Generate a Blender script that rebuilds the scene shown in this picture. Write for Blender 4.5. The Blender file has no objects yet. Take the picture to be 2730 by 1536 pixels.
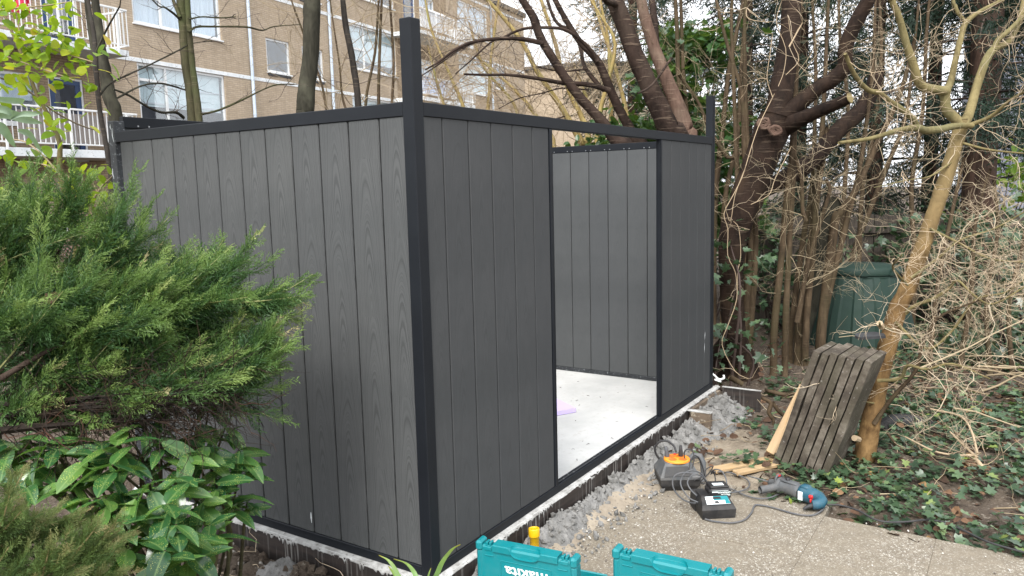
import bpy, bmesh, math, random
import numpy as np
from mathutils import Matrix, Vector
SC = bpy.context.scene
COL = SC.collection
RAD = math.radians

# ------------------------------------------------------------------ camera
cam = bpy.data.cameras.new('camera')
camo = bpy.data.objects.new('camera', cam)
COL.objects.link(camo)
_r = Vector((0.542771,-0.839527,-0.024358)); _u = Vector((0.120231,0.048963,0.991538)); _f = Vector((0.831230,0.541106,-0.127514))
_r.normalize(); _f = (_f - _r*_f.dot(_r)).normalized(); _u = _r.cross(_f)
camo.matrix_world = Matrix(((_r.x,_u.x,-_f.x,-2.254),(_r.y,_u.y,-_f.y,-1.876),(_r.z,_u.z,-_f.z,1.528),(0,0,0,1)))
cam.sensor_width = 36.0
cam.lens = 36.0*2084.847/2730.0
cam.clip_start = .05; cam.clip_end = 600
SC.camera = camo

# ------------------------------------------------------------------ sky and sun: bright overcast
SUN_EL, SUN_AZ = 48.0, 196.0          # azimuth, degrees from +X towards +Y, of where the light comes from
world = bpy.data.worlds.new('World'); SC.world = world; world.use_nodes = True
nt = world.node_tree; nt.nodes.clear()
wo = nt.nodes.new('ShaderNodeOutputWorld'); bg = nt.nodes.new('ShaderNodeBackground')
sk = nt.nodes.new('ShaderNodeTexSky'); sk.sky_type = 'NISHITA'; sk.sun_disc = False
sk.sun_elevation = RAD(SUN_EL); sk.sun_rotation = RAD(90-SUN_AZ); sk.dust_density = 4.0; sk.air_density = 1.0
hs = nt.nodes.new('ShaderNodeHueSaturation'); hs.inputs['Saturation'].default_value = .16
mx = nt.nodes.new('ShaderNodeMixRGB'); mx.inputs[0].default_value = .62     # the cloud deck: a uniform pale grey over the clear-sky dome
mx.inputs[2].default_value = (9.6,9.9,10.4,1)
nt.links.new(sk.outputs[0], hs.inputs['Color']); nt.links.new(hs.outputs[0], mx.inputs[1])
nt.links.new(mx.outputs[0], bg.inputs['Color']); bg.inputs['Strength'].default_value = .115
nt.links.new(bg.outputs[0], wo.inputs['Surface'])
sl = bpy.data.lights.new('sun', 'SUN'); sl.energy = 2.1; sl.angle = RAD(26); sl.color = (1,.97,.92)
slo = bpy.data.objects.new('sun', sl); COL.objects.link(slo)
_d = Vector((math.cos(RAD(SUN_AZ))*math.cos(RAD(SUN_EL)), math.sin(RAD(SUN_AZ))*math.cos(RAD(SUN_EL)), math.sin(RAD(SUN_EL))))
slo.rotation_euler = _d.to_track_quat('Z','Y').to_euler(); slo.location = (-4,-4,9)
SC.view_settings.view_transform = 'Standard'; SC.view_settings.look = 'None'
SC.view_settings.gamma = 1; SC.view_settings.use_curve_mapping = False
SC.view_settings.exposure = 1.2

# ------------------------------------------------------------------ naming helpers
def tag(o, label=None, cat=None, group=None, kind=None):
    if label: o['label'] = label
    if cat: o['category'] = cat
    if group: o['group'] = group
    if kind: o['kind'] = kind
    return o
def thing(name, label, cat, loc=(0,0,0), rz=0, group=None):
    o = bpy.data.objects.new(name, None); COL.objects.link(o); o.empty_display_size = .1
    o.location = loc; o.rotation_euler = (0,0,rz)
    return tag(o, label, cat, group)
def link(name, me, parent=None, loc=None, rot=None, scale=None):
    o = bpy.data.objects.new(name, me); COL.objects.link(o)
    if parent: o.parent = parent
    if loc is not None: o.location = loc
    if rot is not None: o.rotation_euler = rot
    if scale is not None: o.scale = scale
    return o

# ------------------------------------------------------------------ mesh builder (numpy)
class MB:
    def __init__(s): s.v=[]; s.q=[]; s.t=[]; s.n=0; s.a=[]; s.qm=[]; s.tm=[]
    def add(s, V, Q=None, T=None, rnd=.5, mi=0):
        V=np.asarray(V,float).reshape(-1,3); s.v.append(V)
        if Q is not None and len(Q): Q=np.asarray(Q,np.int64).reshape(-1,4)+s.n; s.q.append(Q); s.qm.append(np.full(len(Q),mi))
        if T is not None and len(T): T=np.asarray(T,np.int64).reshape(-1,3)+s.n; s.t.append(T); s.tm.append(np.full(len(T),mi))
        r=np.asarray(rnd,float); s.a.append(np.full(len(V),float(r)) if r.ndim==0 else r)
        s.n+=len(V)
    def mesh(s, name, mats, smooth=False):
        me=bpy.data.meshes.new(name)
        if not s.n: return me
        V=np.concatenate(s.v); Q=np.concatenate(s.q) if s.q else np.zeros((0,4),np.int64); T=np.concatenate(s.t) if s.t else np.zeros((0,3),np.int64)
        me.vertices.add(len(V)); me.vertices.foreach_set('co',V.astype(np.float32).ravel())
        nl=Q.size+T.size; me.loops.add(nl)
        me.loops.foreach_set('vertex_index',np.concatenate([Q.ravel(),T.ravel()]).astype(np.int32))
        me.polygons.add(len(Q)+len(T))
        st=np.concatenate([np.arange(len(Q))*4, Q.size+np.arange(len(T))*3]).astype(np.int32)
        me.polygons.foreach_set('loop_start',st)
        mi=np.concatenate(s.qm+s.tm) if (s.qm or s.tm) else np.zeros(0)
        me.polygons.foreach_set('material_index',mi.astype(np.int32))
        me.polygons.foreach_set('use_smooth',np.full(len(Q)+len(T),bool(smooth)))
        at=me.attributes.new('rnd','FLOAT','POINT'); at.data.foreach_set('value',np.concatenate(s.a).astype(np.float32))
        for m in (mats if isinstance(mats,(list,tuple)) else [mats]): me.materials.append(m)
        me.update(calc_edges=True); me.validate()
        return me
    def build(s, name, mats, parent=None, smooth=False, loc=None):
        return link(name, s.mesh(name,mats,smooth), parent, loc)
    # shapes
    def box(s, x0,y0,z0,x1,y1,z1, bev=0, M=None, mi=0, rnd=.5):
        if bev<=0:
            V=np.array([[x,y,z] for x in (x0,x1) for y in (y0,y1) for z in (z0,z1)])
            Q=[(0,1,3,2),(4,6,7,5),(0,4,5,1),(2,3,7,6),(0,2,6,4),(1,5,7,3)]
            T=None
        else:
            c=np.array([(x0+x1)/2,(y0+y1)/2,(z0+z1)/2]); h=np.array([abs(x1-x0)/2,abs(y1-y0)/2,abs(z1-z0)/2]); b=min(bev,h.min()*.95)
            V=[];idx={}
            for sx in(-1,1):
                for sy in(-1,1):
                    for sz in(-1,1):
                        for ax in range(3):
                            sg=np.array([sx,sy,sz],float); e=h-b; e[ax]=h[ax]
                            idx[(sx,sy,sz,ax)]=len(V); V.append(c+sg*e)
            Q=[];T=[]
            for ax in range(3):
                o=[i for i in range(3) if i!=ax]
                for sg in(-1,1):
                    f=[]
                    for (a,b_) in((-1,-1),(1,-1),(1,1),(-1,1)):
                        k=[0,0,0];k[ax]=sg;k[o[0]]=a;k[o[1]]=b_;f.append(idx[(*k,ax)])
                    Q.append(f if (sg>0)!=(ax==1) else f[::-1])
                for a in(-1,1):
                    for b_ in(-1,1):
                        k0=[0,0,0];k1=[0,0,0];k0[ax]=-1;k1[ax]=1;k0[o[0]]=k1[o[0]]=a;k0[o[1]]=k1[o[1]]=b_
                        f=[idx[(*k0,o[0])],idx[(*k1,o[0])],idx[(*k1,o[1])],idx[(*k0,o[1])]]
                        Q.append(f)
            for sx in(-1,1):
                for sy in(-1,1):
                    for sz in(-1,1): T.append([idx[(sx,sy,sz,a)] for a in range(3)])
            V=np.array(V)
            def fix(F):
                R_=[]
                for f in F:
                    P=V[f]; nn=np.cross(P[1]-P[0],P[2]-P[0]); R_.append(f if nn@(P.mean(0)-c)>0 else f[::-1])
                return R_
            Q=fix(Q);T=fix(T)
        if M is not None: V=(np.asarray(M)[:3,:3]@V.T).T+np.asarray(M)[:3,3]
        s.add(V,Q,T,rnd,mi)
    def tube(s, P, r, n=6, cap=True, rnd=.5, mi=0, rough=0, rng=None):
        P=np.asarray(P,float); k=len(P); r=np.broadcast_to(np.asarray(r,float),(k,))
        D=np.empty_like(P); D[1:-1]=P[2:]-P[:-2]; D[0]=P[1]-P[0]; D[-1]=P[-1]-P[-2]
        D/=np.linalg.norm(D,axis=1,keepdims=True)+1e-12
        m=np.abs(D).mean(0); ref=np.zeros(3); ref[np.argmin(m)]=1
        A=np.cross(D,ref); A/=np.linalg.norm(A,axis=1,keepdims=True)+1e-12; B=np.cross(D,A)
        th=np.arange(n)*2*np.pi/n
        rr=r[:,None]*np.ones(n)
        if rough and rng is not None: rr=rr*(1+rough*rng.standard_normal((k,n)))
        V=P[:,None]+rr[...,None]*(A[:,None]*np.cos(th)[None,:,None]+B[:,None]*np.sin(th)[None,:,None])
        i=np.arange(k-1)[:,None]*n; j=np.arange(n)[None]; j2=(j+1)%n
        Q=np.stack([i+j,i+j2,i+n+j2,i+n+j],-1).reshape(-1,4)
        V=V.reshape(-1,3); T=[]
        if cap:
            V=np.vstack([V,P[:1],P[-1:]]); c0=k*n
            T=[(c0,a,(a+1)%n)[::1] for a in range(n)]+[(c0+1,(k-1)*n+(a+1)%n,(k-1)*n+a) for a in range(n)]
        s.add(V,Q,T,rnd,mi)
    def lathe(s, prof, n=24, M=None, mi=0, rnd=.5):
        pr=np.asarray(prof,float); k=len(pr); th=np.arange(n)*2*np.pi/n
        V=np.stack([pr[:,0:1]*np.cos(th),pr[:,0:1]*np.sin(th),np.repeat(pr[:,1:2],n,1)],-1).reshape(-1,3)
        i=np.arange(k-1)[:,None]*n; j=np.arange(n)[None]; j2=(j+1)%n
        Q=np.stack([i+j,i+j2,i+n+j2,i+n+j],-1).reshape(-1,4)
        if M is not None: V=(np.asarray(M)[:3,:3]@V.T).T+np.asarray(M)[:3,3]
        s.add(V,Q,None,rnd,mi)
    def prism(s, poly, z0, z1, M=None, mi=0, rnd=.5):   # polygon (x,y) extruded in z
        p_=np.asarray(poly,float); n=len(p_)
        V=np.vstack([np.c_[p_,np.full(n,z0)],np.c_[p_,np.full(n,z1)]])
        Q=[(i,(i+1)%n,n+(i+1)%n,n+i) for i in range(n)]
        c=p_.mean(0); V=np.vstack([V,[[c[0],c[1],z0],[c[0],c[1],z1]]])
        T=[(2*n,(i+1)%n,i) for i in range(n)]+[(2*n+1,n+i,n+(i+1)%n) for i in range(n)]
        if M is not None: V=(np.asarray(M)[:3,:3]@V.T).T+np.asarray(M)[:3,3]
        s.add(V,Q,T,rnd,mi)
    def scatter(s, tmpl, Rm, pos, rnd, mi=0):           # tmpl=(V,Q,T); Rm (N,3,3) columns = local axes (scaled)
        V,Q,T=tmpl; N=len(pos)
        if N==0: return
        VV=(np.einsum('nij,vj->nvi',Rm,V)+np.asarray(pos)[:,None]).reshape(-1,3)
        off=(np.arange(N)*len(V))[:,None,None]
        QQ=(np.asarray(Q)[None]+off).reshape(-1,4) if Q is not None and len(Q) else None
        TT=(np.asarray(T)[None]+off).reshape(-1,3) if T is not None and len(T) else None
        s.add(VV,QQ,TT,np.repeat(np.asarray(rnd,float),len(V)),mi)

def frames(D, roll, scale, up=(0,0,1)):
    D=np.asarray(D,float); D=D/(np.linalg.norm(D,axis=1,keepdims=True)+1e-9)
    U=np.broadcast_to(np.asarray(up,float),D.shape)
    Y=np.cross(U,D); Y/=np.linalg.norm(Y,axis=1,keepdims=True)+1e-9; Z=np.cross(D,Y)
    c=np.cos(roll)[:,None]; s_=np.sin(roll)[:,None]
    Y2=Y*c+Z*s_; Z2=Z*c-Y*s_
    return np.stack([D,Y2,Z2],-1)*np.asarray(scale)[:,None,None]
def unit(v): v=np.asarray(v,float); return v/(np.linalg.norm(v)+1e-12)
def xf(loc, rz=0, rx=0, ry=0): return np.array(Matrix.Translation(loc)@Matrix.Rotation(rz,4,'Z')@Matrix.Rotation(ry,4,'Y')@Matrix.Rotation(rx,4,'X'))
def smooth_pl(P, m=4):                                   # Catmull-Rom through (x,y,z,r) points
    P=np.asarray(P,float)
    if len(P)<3: return P
    E=np.vstack([2*P[0]-P[1],P,2*P[-1]-P[-2]]); o=[]
    for i in range(len(P)-1):
        a,b,c,d=E[i:i+4]
        for t in np.arange(m)/m:
            o.append(.5*((2*b)+(-a+c)*t+(2*a-5*b+4*c-d)*t*t+(-a+3*b-3*c+d)*t**3))
    o.append(P[-1]); return np.array(o)
def limb(mb, P, n=8, m=4, rough=0, rng=None, rnd=.5):
    S=smooth_pl(P,m); S[:,3]=np.maximum(S[:,3],.0008); mb.tube(S[:,:3],S[:,3],n,True,rnd,0,rough,rng); return S
def twig(rng, p, d, L, r, n=5, wob=.35, lift=0.):
    P=[np.array(p,float)]; d=unit(d)
    for i in range(n):
        d=unit(d+rng.standard_normal(3)*wob*.5+np.array([0,0,lift])*.25); P.append(P[-1]+d*L/n)
    return np.array(P), np.linspace(r,r*.35,n+1), d
def grow(mb, rng, p, d, L, r, lvl, kids=4, wob=.35, lift=0., spread=.9, rnd=.5, sides=3, shrink=.55):
    P,R_,_=twig(rng,p,d,L,r,6 if lvl>0 else 4,wob,lift); mb.tube(P,R_,sides,False,np.clip(rnd+rng.normal()*.15,0,1))
    if lvl<=0: return
    for k in range(kids):
        t=rng.uniform(.25,1); i=min(int(t*(len(P)-1)),len(P)-2); q=P[i]+(P[i+1]-P[i])*rng.random()
        dd=unit(unit(P[i+1]-P[i])+rng.standard_normal(3)*spread*.7)
        grow(mb,rng,q,dd,L*shrink*rng.uniform(.6,1.2),max(.0011,R_[i]*.6),lvl-1,kids,wob,lift,spread,rnd,sides,shrink)

# ------------------------------------------------------------------ materials
class NT:
    def __init__(s, name):
        s.m=bpy.data.materials.new(name); s.m.use_nodes=True; s.t=s.m.node_tree; s.t.nodes.clear()
        s.out=s.t.nodes.new('ShaderNodeOutputMaterial'); s.p=s.t.nodes.new('ShaderNodeBsdfPrincipled')
        s.t.links.new(s.p.outputs[0],s.out.inputs['Surface'])
    def n(s, typ, **k):
        o=s.t.nodes.new('ShaderNode'+typ)
        for a,b in k.items(): setattr(o,a,b)
        return o
    def l(s, a, b): s.t.links.new(a,b)
    def v(s, node, **k):
        for a,b in k.items():
            node.inputs[a.replace('_',' ')].default_value=b
        return node
    def coord(s, scale=(1,1,1), which='Object'):
        c=s.n('TexCoord'); m=s.n('Mapping'); m.inputs['Scale'].default_value=scale; s.l(c.outputs[which],m.inputs['Vector']); return m.outputs[0]
    def noise(s, vec, scale, detail=4, rough=.55, dist=0):
        o=s.n('TexNoise'); o.inputs['Scale'].default_value=scale; o.inputs['Detail'].default_value=detail; o.inputs['Roughness'].default_value=rough; o.inputs['Distortion'].default_value=dist
        s.l(vec,o.inputs['Vector']); return o.outputs['Fac']
    def ramp(s, fac, stops, interp='LINEAR'):
        r=s.n('ValToRGB'); r.color_ramp.interpolation=interp
        e=r.color_ramp.elements
        while len(e)<len(stops): e.new(.5)
        for el,(p_,c) in zip(e,stops):
            el.position=p_; el.color=(*c,1) if len(c)==3 else c
        s.l(fac,r.inputs[0]); return r.outputs[0]
    def mix(s, fac, a, b, mode='MIX'):
        m=s.n('MixRGB',blend_type=mode)
        for i,x in((0,fac),(1,a),(2,b)):
            if isinstance(x,(int,float)): m.inputs[i].default_value=x
            elif isinstance(x,tuple): m.inputs[i].default_value=(*x,1)
            else: s.l(x,m.inputs[i])
        return m.outputs[0]
    def math(s, op, a, b=None, c=None):
        m=s.n('Math',operation=op)
        for i,x in enumerate((a,b,c)):
            if x is None: continue
            if isinstance(x,(int,float)): m.inputs[i].default_value=x
            else: s.l(x,m.inputs[i])
        return m.outputs[0]
    def bump(s, h, strength=.3, dist=.01, prev=None):
        b=s.n('Bump'); b.inputs['Strength'].default_value=strength; b.inputs['Distance'].default_value=dist; s.l(h,b.inputs['Height'])
        if prev is not None: s.l(prev,b.inputs['Normal'])
        s.l(b.outputs[0],s.p.inputs['Normal']); return b.outputs[0]
    def col(s, c):
        if isinstance(c,tuple): s.p.inputs['Base Color'].default_value=(*c,1)
        else: s.l(c,s.p.inputs['Base Color'])
    def rough(s, r, spec=None):
        if isinstance(r,(int,float)): s.p.inputs['Roughness'].default_value=r
        else: s.l(r,s.p.inputs['Roughness'])
        if spec is not None: s.p.inputs['Specular IOR Level'].default_value=spec
    def attr(s, name='rnd'):
        a=s.n('Attribute'); a.attribute_name=name; return a.outputs['Fac']
    def orand(s): return s.n('ObjectInfo').outputs['Random']

def noisy(name, c1, c2, scale=8, rough=.7, bs=.2, bd=.005, stretch=(1,1,1), det=5, c3=None, sc2=40, metal=0, spec=None, lo=.35, hi=.65):
    k=NT(name); v=k.coord(stretch); f=k.noise(v,scale,det,.6); c=k.ramp(f,[(lo,c1),(hi,c2)])
    f2=k.noise(v,sc2,4,.65)
    if c3: c=k.mix(k.ramp(f2,[(.56,(0,0,0)),(.68,(1,1,1))]),c,c3)
    k.col(c); k.rough(rough,spec); k.p.inputs['Metallic'].default_value=metal
    if bs: k.bump(f2,bs,bd)
    return k.m

def plastic(name, c, rough=.4, dirt=(.2,.18,.15), amt=.25):
    k=NT(name); v=k.coord(); f=k.noise(v,14,6,.7); f2=k.noise(v,160,2,.5)
    k.col(k.mix(k.math('MULTIPLY',k.ramp(f,[(.45,(0,0,0)),(.72,(1,1,1))]),amt),c,dirt))
    k.rough(k.ramp(f,[(.3,(rough,)*3),(.7,(min(1,rough+.25),)*3)])); k.bump(f2,.08,.001); return k.m

def leafmat(name, stops, rough=.45, trans=.3, spec=.5, tcol=None, extra=None, vary=True):
    k=NT(name); a=k.attr() if vary=='attr' else k.attr()
    if vary=='obj': a=k.orand()
    c=k.ramp(a,stops); v=k.coord(); f=k.noise(v,30,3,.6)
    c=k.mix(.5,c,k.ramp(f,[(.3,(.45,.45,.45)),(.7,(1.0,1.0,1.0))]),'MULTIPLY')
    if extra: c=extra(k,c,v)
    k.col(c); k.rough(rough,spec)
    if trans:
        tb=k.n('BsdfTranslucent'); k.l(k.mix(.6,c,tcol or (.25,.4,.04)),tb.inputs['Color']); ms=k.n('MixShader'); ms.inputs[0].default_value=trans
        k.l(k.p.outputs[0],ms.inputs[1]); k.l(tb.outputs[0],ms.inputs[2]); k.l(ms.outputs[0],k.out.inputs['Surface'])
    return k.m

def plankmat(name, dark, light, gstr, bstr):
    # wood-grain embossed composite board: cathedral arches from a tilted growth cone, different along each board's height
    k=NT(name); tc=k.n('TexCoord'); sx=k.n('SeparateXYZ'); k.l(tc.outputs['Object'],sx.inputs[0]); rnd=k.orand()
    zz=k.math('ADD',sx.outputs[2],k.math('MULTIPLY',rnd,7.0))
    cv=k.n('CombineXYZ'); k.l(k.math('MULTIPLY',sx.outputs[0],2.),cv.inputs[0]); k.l(k.math('MULTIPLY',zz,1.1),cv.inputs[2])
    low=k.noise(cv.outputs[0],1.6,2,.5)
    cv2=k.n('CombineXYZ'); k.l(k.math('MULTIPLY',sx.outputs[0],14.),cv2.inputs[0]); k.l(k.math('MULTIPLY',zz,2.6),cv2.inputs[2])
    wob=k.noise(cv2.outputs[0],1.0,3,.5)
    # height within a repeat of ~0.62 m, so that the arches recur up the board like the embossing roller's
    per=k.math('FRACT',k.math('DIVIDE',zz,.62)); d=k.math('ADD',k.math('MULTIPLY',per,.045),k.math('MULTIPLY',low,.04))
    u=k.math('ADD',sx.outputs[0],k.math('MULTIPLY',k.math('SUBTRACT',low,.5),.05))
    r=k.math('SQRT',k.math('ADD',k.math('MULTIPLY',u,u),k.math('MULTIPLY',d,d)))
    n1=k.n('TexNoise'); n1.noise_dimensions='1D'; n1.inputs['Scale'].default_value=1.0; n1.inputs['Detail'].default_value=1.5; n1.inputs['Roughness'].default_value=.5
    k.l(k.math('ADD',k.math('MULTIPLY',r,360.),k.math('MULTIPLY',wob,1.6)),n1.inputs['W']); w=n1.outputs['Fac']
    g=k.ramp(w,[(.30,(.0,.0,.0)),(.44,(.45,.45,.45)),(.56,(1,1,1))])
    fib=k.n('CombineXYZ'); k.l(k.math('MULTIPLY',sx.outputs[0],420.),fib.inputs[0]); k.l(k.math('MULTIPLY',zz,9.),fib.inputs[2]); ff=k.noise(fib.outputs[0],1.,3,.6)
    v=k.coord(); cloud=k.noise(v,2.2,4,.6)
    base=k.mix(k.ramp(cloud,[(.35,(0,0,0)),(.65,(1,1,1))]),dark,light)
    base=k.mix(k.math('MULTIPLY',rnd,.35),base,(light[0]*.75,light[1]*.76,light[2]*.8))
    c=k.mix(gstr,base,g,'MULTIPLY'); c=k.mix(.18,c,ff,'MULTIPLY')
    k.col(c); k.rough(k.math('MULTIPLY_ADD',g,.10,.6),.16)
    b1=k.bump(g,bstr,.0012); k.bump(ff,.12,.0008,b1); return k.m

def barkmat(name, c1, c2, c3, lent=0., scale=10, bs=.6, fur=(1,1,.25), zmix=None):
    k=NT(name); v=k.coord(fur); f=k.noise(v,scale,6,.65,.6); f2=k.noise(v,scale*5,4,.7)
    v0=k.coord(); patch=k.noise(v0,2.6,4,.6)
    c=k.ramp(f,[(.32,c1),(.6,c2)]); c=k.mix(k.ramp(patch,[(.5,(0,0,0)),(.66,(1,1,1))]),c,c3); c=k.mix(.45,c,k.ramp(f2,[(.3,(.4,.4,.4)),(.65,(1,1,1))]),'MULTIPLY')
    h=k.math('ADD',f,k.math('MULTIPLY',f2,.5))
    if lent:
        vl=k.coord((5,5,55)); lf=k.ramp(k.noise(vl,1.,2,.5),[(.60,(0,0,0)),(.66,(1,1,1))]); c=k.mix(k.math('MULTIPLY',lf,lent),c,(.33,.25,.18)); h=k.math('ADD',h,k.math('MULTIPLY',lf,.5))
    if zmix:
        sz=k.n('SeparateXYZ'); k.l(v0,sz.inputs[0]); mr=k.n('MapRange'); mr.inputs[1].default_value=zmix[0]; mr.inputs[2].default_value=zmix[1]; k.l(k.math('ADD',sz.outputs[2],k.math('MULTIPLY',patch,.5)),mr.inputs[0]); c=k.mix(mr.outputs[0],c,k.mix(.5,zmix[2],k.ramp(f,[(.3,(.4,.4,.4)),(.65,(1,1,1))]),'MULTIPLY'))
    k.col(c); k.rough(.8,.14); k.bump(h,bs,.012); return k.m

M={}
M['plank']=plankmat('composite plank grey',(.072,.076,.077),(.096,.099,.099),.26,.45)  # left wall: lighter copy of the same board, sidelight put into the colour
M['plank_shaded']=plankmat('composite plank grey, faint grain',(.056,.059,.061),(.072,.074,.076),.14,.22)  # same board darkened: shade on the front wall put into the colour
M['plank_inner']=plankmat('composite plank grey, smooth back',(.070,.074,.076),(.088,.092,.094),.08,.12)  # smooth inner side; paler tone also holds the light falling on the end wall
M['alu']=noisy('anthracite powder coat',(.006,.0075,.0105),(.009,.011,.0145),3,.5,.05,.0006,sc2=300,spec=.22)
M['alu_worn']=noisy('anthracite powder coat, dusty',(.011,.013,.016),(.026,.029,.033),9,.55,.08,.001,c3=(.16,.17,.18),sc2=60)
M['scratch']=noisy('bare scratched aluminium',(.55,.58,.6),(.75,.78,.8),20,.5,0)
M['steel']=noisy('steel',(.25,.26,.27),(.45,.46,.47),30,.35,0,metal=.8)
M['floor']=noisy('pale concrete',(.40,.405,.40),(.52,.52,.51),2.2,.85,.25,.004,c3=(.42,.41,.39),sc2=26)
M['lip']=noisy('pale cement',(.22,.215,.205),(.45,.45,.44),16,.9,.5,.01,c3=(.19,.185,.175),sc2=50)
M['cement']=noisy('wet grey cement',(.12,.118,.112),(.235,.23,.222),9,.9,.9,.015,c3=(.085,.08,.072),sc2=42)
def formwork():
    k=NT('dark stained formwork wood with cement runs'); v=k.coord((1,1,8)); f=k.noise(v,5,5,.6); c=k.ramp(f,[(.35,(.012,.009,.008)),(.65,(.034,.024,.02))])
    a=k.noise(k.coord((70,70,2.2)),1.,3,.6); b=k.noise(k.coord((2.2,2.2,1)),1.,2,.5)
    m=k.math('MULTIPLY',k.ramp(a,[(.55,(0,0,0)),(.62,(1,1,1))]),k.ramp(b,[(.42,(0,0,0)),(.6,(.5,.5,.5))])); c=k.mix(m,c,(.34,.33,.31))
    k.col(c); k.rough(.65); k.bump(f,.3,.004); return k.m
M['bitumen']=formwork()
M['oldwood']=noisy('old brown board',(.07,.05,.035),(.16,.12,.085),6,.85,.4,.004,stretch=(1,1,1),c3=(.3,.26,.2),sc2=30)
M['pine']=noisy('fresh pine',(.34,.235,.13),(.42,.30,.17),5,.6,.15,.002,stretch=(1,12,12),c3=(.48,.28,.12),sc2=14)
M['sand']=noisy('sand',(.20,.165,.125),(.31,.265,.205),6,.95,.5,.008,c3=(.15,.12,.09),sc2=60)
def soil():
    k=NT('garden soil'); v=k.coord(); f=k.noise(v,3.,6,.65); f2=k.noise(v,38,5,.7); f3=k.noise(v,9,4,.6)
    c=k.ramp(f,[(.3,(.042,.031,.023)),(.5,(.085,.065,.049)),(.7,(.14,.112,.085))])
    c=k.mix(k.ramp(f2,[(.56,(0,0,0)),(.66,(1,1,1))]),c,(.22,.19,.155)); c=k.mix(k.ramp(f2,[(.33,(1,1,1)),(.42,(0,0,0))]),c,(.025,.019,.015))
    # yellowish building sand left in a strip beside the patio
    sx=k.n('SeparateXYZ'); k.l(v,sx.inputs[0]); a=k.math('ADD',sx.outputs[1],k.math('MULTIPLY',k.math('SUBTRACT',f3,.5),.35))
    m=k.math('MULTIPLY',k.math('MULTIPLY',k.math('LESS_THAN',a,.0),k.math('GREATER_THAN',a,-.75)),k.math('GREATER_THAN',sx.outputs[0],.2))
    m=k.math('MULTIPLY',m,k.ramp(k.math('ADD',sx.outputs[0],k.math('MULTIPLY',f3,.8)),[(.0,(1,1,1)),(1,(1,1,1))]))
    m=k.math('MULTIPLY',m,k.math('LESS_THAN',k.math('ADD',sx.outputs[0],f3),3.4))
    sc=k.ramp(f3,[(.3,(.19,.155,.115)),(.65,(.31,.265,.205))]); sc=k.mix(k.ramp(f2,[(.55,(0,0,0)),(.68,(1,1,1))]),sc,(.15,.115,.085))
    c=k.mix(k.math('MULTIPLY',m,.9),c,sc)
    k.col(c); k.rough(.95,.25); k.bump(k.math('ADD',f2,k.math('MULTIPLY',f,.6)),.9,.02); return k.m
M['soil']=soil()
def aggregate():
    k=NT('exposed aggregate'); v=k.coord(); vo=k.n('TexVoronoi'); vo.inputs['Scale'].default_value=125; k.l(v,vo.inputs['Vector'])
    vd=k.n('TexVoronoi'); vd.feature='DISTANCE_TO_EDGE'; vd.inputs['Scale'].default_value=125; k.l(v,vd.inputs['Vector'])
    f=k.noise(v,2.1,6,.65); f2=k.noise(v,14,5,.65)
    sp=k.n('SeparateColor'); k.l(vo.outputs['Color'],sp.inputs[0])
    c=k.ramp(sp.outputs[0],[(.0,(.15,.128,.10)),(.3,(.215,.188,.148)),(.55,(.28,.25,.20)),(.82,(.36,.335,.28)),(.94,(.52,.50,.45))])
    c=k.mix(k.ramp(vd.outputs['Distance'],[(.03,(1,1,1)),(.16,(0,0,0))]),c,(.15,.125,.098))
    c=k.mix(k.ramp(f,[(.36,(.75,.75,.75)),(.68,(.0,.0,.0))]),c,(.205,.175,.132)); c=k.mix(.4,c,k.ramp(f2,[(.3,(.52,.52,.52)),(.6,(1,1,1))]),'MULTIPLY')
    k.col(c); k.rough(.8,.3); k.bump(vd.outputs['Distance'],.5,.004); return k.m
M['aggregate']=aggregate()
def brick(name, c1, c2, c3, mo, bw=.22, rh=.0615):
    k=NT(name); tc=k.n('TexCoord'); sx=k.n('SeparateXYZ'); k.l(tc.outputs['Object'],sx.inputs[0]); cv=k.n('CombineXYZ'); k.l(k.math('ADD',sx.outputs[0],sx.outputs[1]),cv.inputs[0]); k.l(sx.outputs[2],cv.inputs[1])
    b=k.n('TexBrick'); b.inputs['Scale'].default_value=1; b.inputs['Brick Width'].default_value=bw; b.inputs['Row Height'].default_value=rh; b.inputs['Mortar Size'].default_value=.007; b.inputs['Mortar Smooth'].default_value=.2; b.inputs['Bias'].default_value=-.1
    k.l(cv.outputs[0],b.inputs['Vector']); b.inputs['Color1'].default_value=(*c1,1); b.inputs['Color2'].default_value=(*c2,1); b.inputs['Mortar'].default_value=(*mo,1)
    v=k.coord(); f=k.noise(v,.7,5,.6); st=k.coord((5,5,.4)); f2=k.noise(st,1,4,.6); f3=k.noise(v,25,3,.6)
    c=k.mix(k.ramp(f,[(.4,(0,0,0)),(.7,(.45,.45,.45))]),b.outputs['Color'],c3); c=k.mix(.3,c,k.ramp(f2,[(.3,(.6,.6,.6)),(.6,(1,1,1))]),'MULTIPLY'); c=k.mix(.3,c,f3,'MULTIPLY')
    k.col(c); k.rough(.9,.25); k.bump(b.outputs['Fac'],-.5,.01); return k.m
M['brick']=brick('yellow-brown brick',(.47,.375,.27),(.57,.46,.345),(.42,.33,.235),(.32,.27,.215))
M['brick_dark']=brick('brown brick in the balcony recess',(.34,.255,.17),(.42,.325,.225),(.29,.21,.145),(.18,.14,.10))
M['brick_pink']=brick('pinkish plinth brick',(.42,.24,.19),(.5,.32,.26),(.36,.25,.2),(.42,.38,.34))
M['white']=noisy('white paint',(.64,.66,.67),(.74,.75,.75),3,.5,.05,.002,c3=(.62,.63,.62),sc2=9)
M['band']=noisy('pale concrete band',(.60,.64,.66),(.76,.78,.79),4,.7,.1,.003,c3=(.45,.46,.46),sc2=18)
M['soffit']=noisy('grey soffit concrete',(.34,.33,.30),(.44,.43,.40),3,.8,.1,.003)
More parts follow.
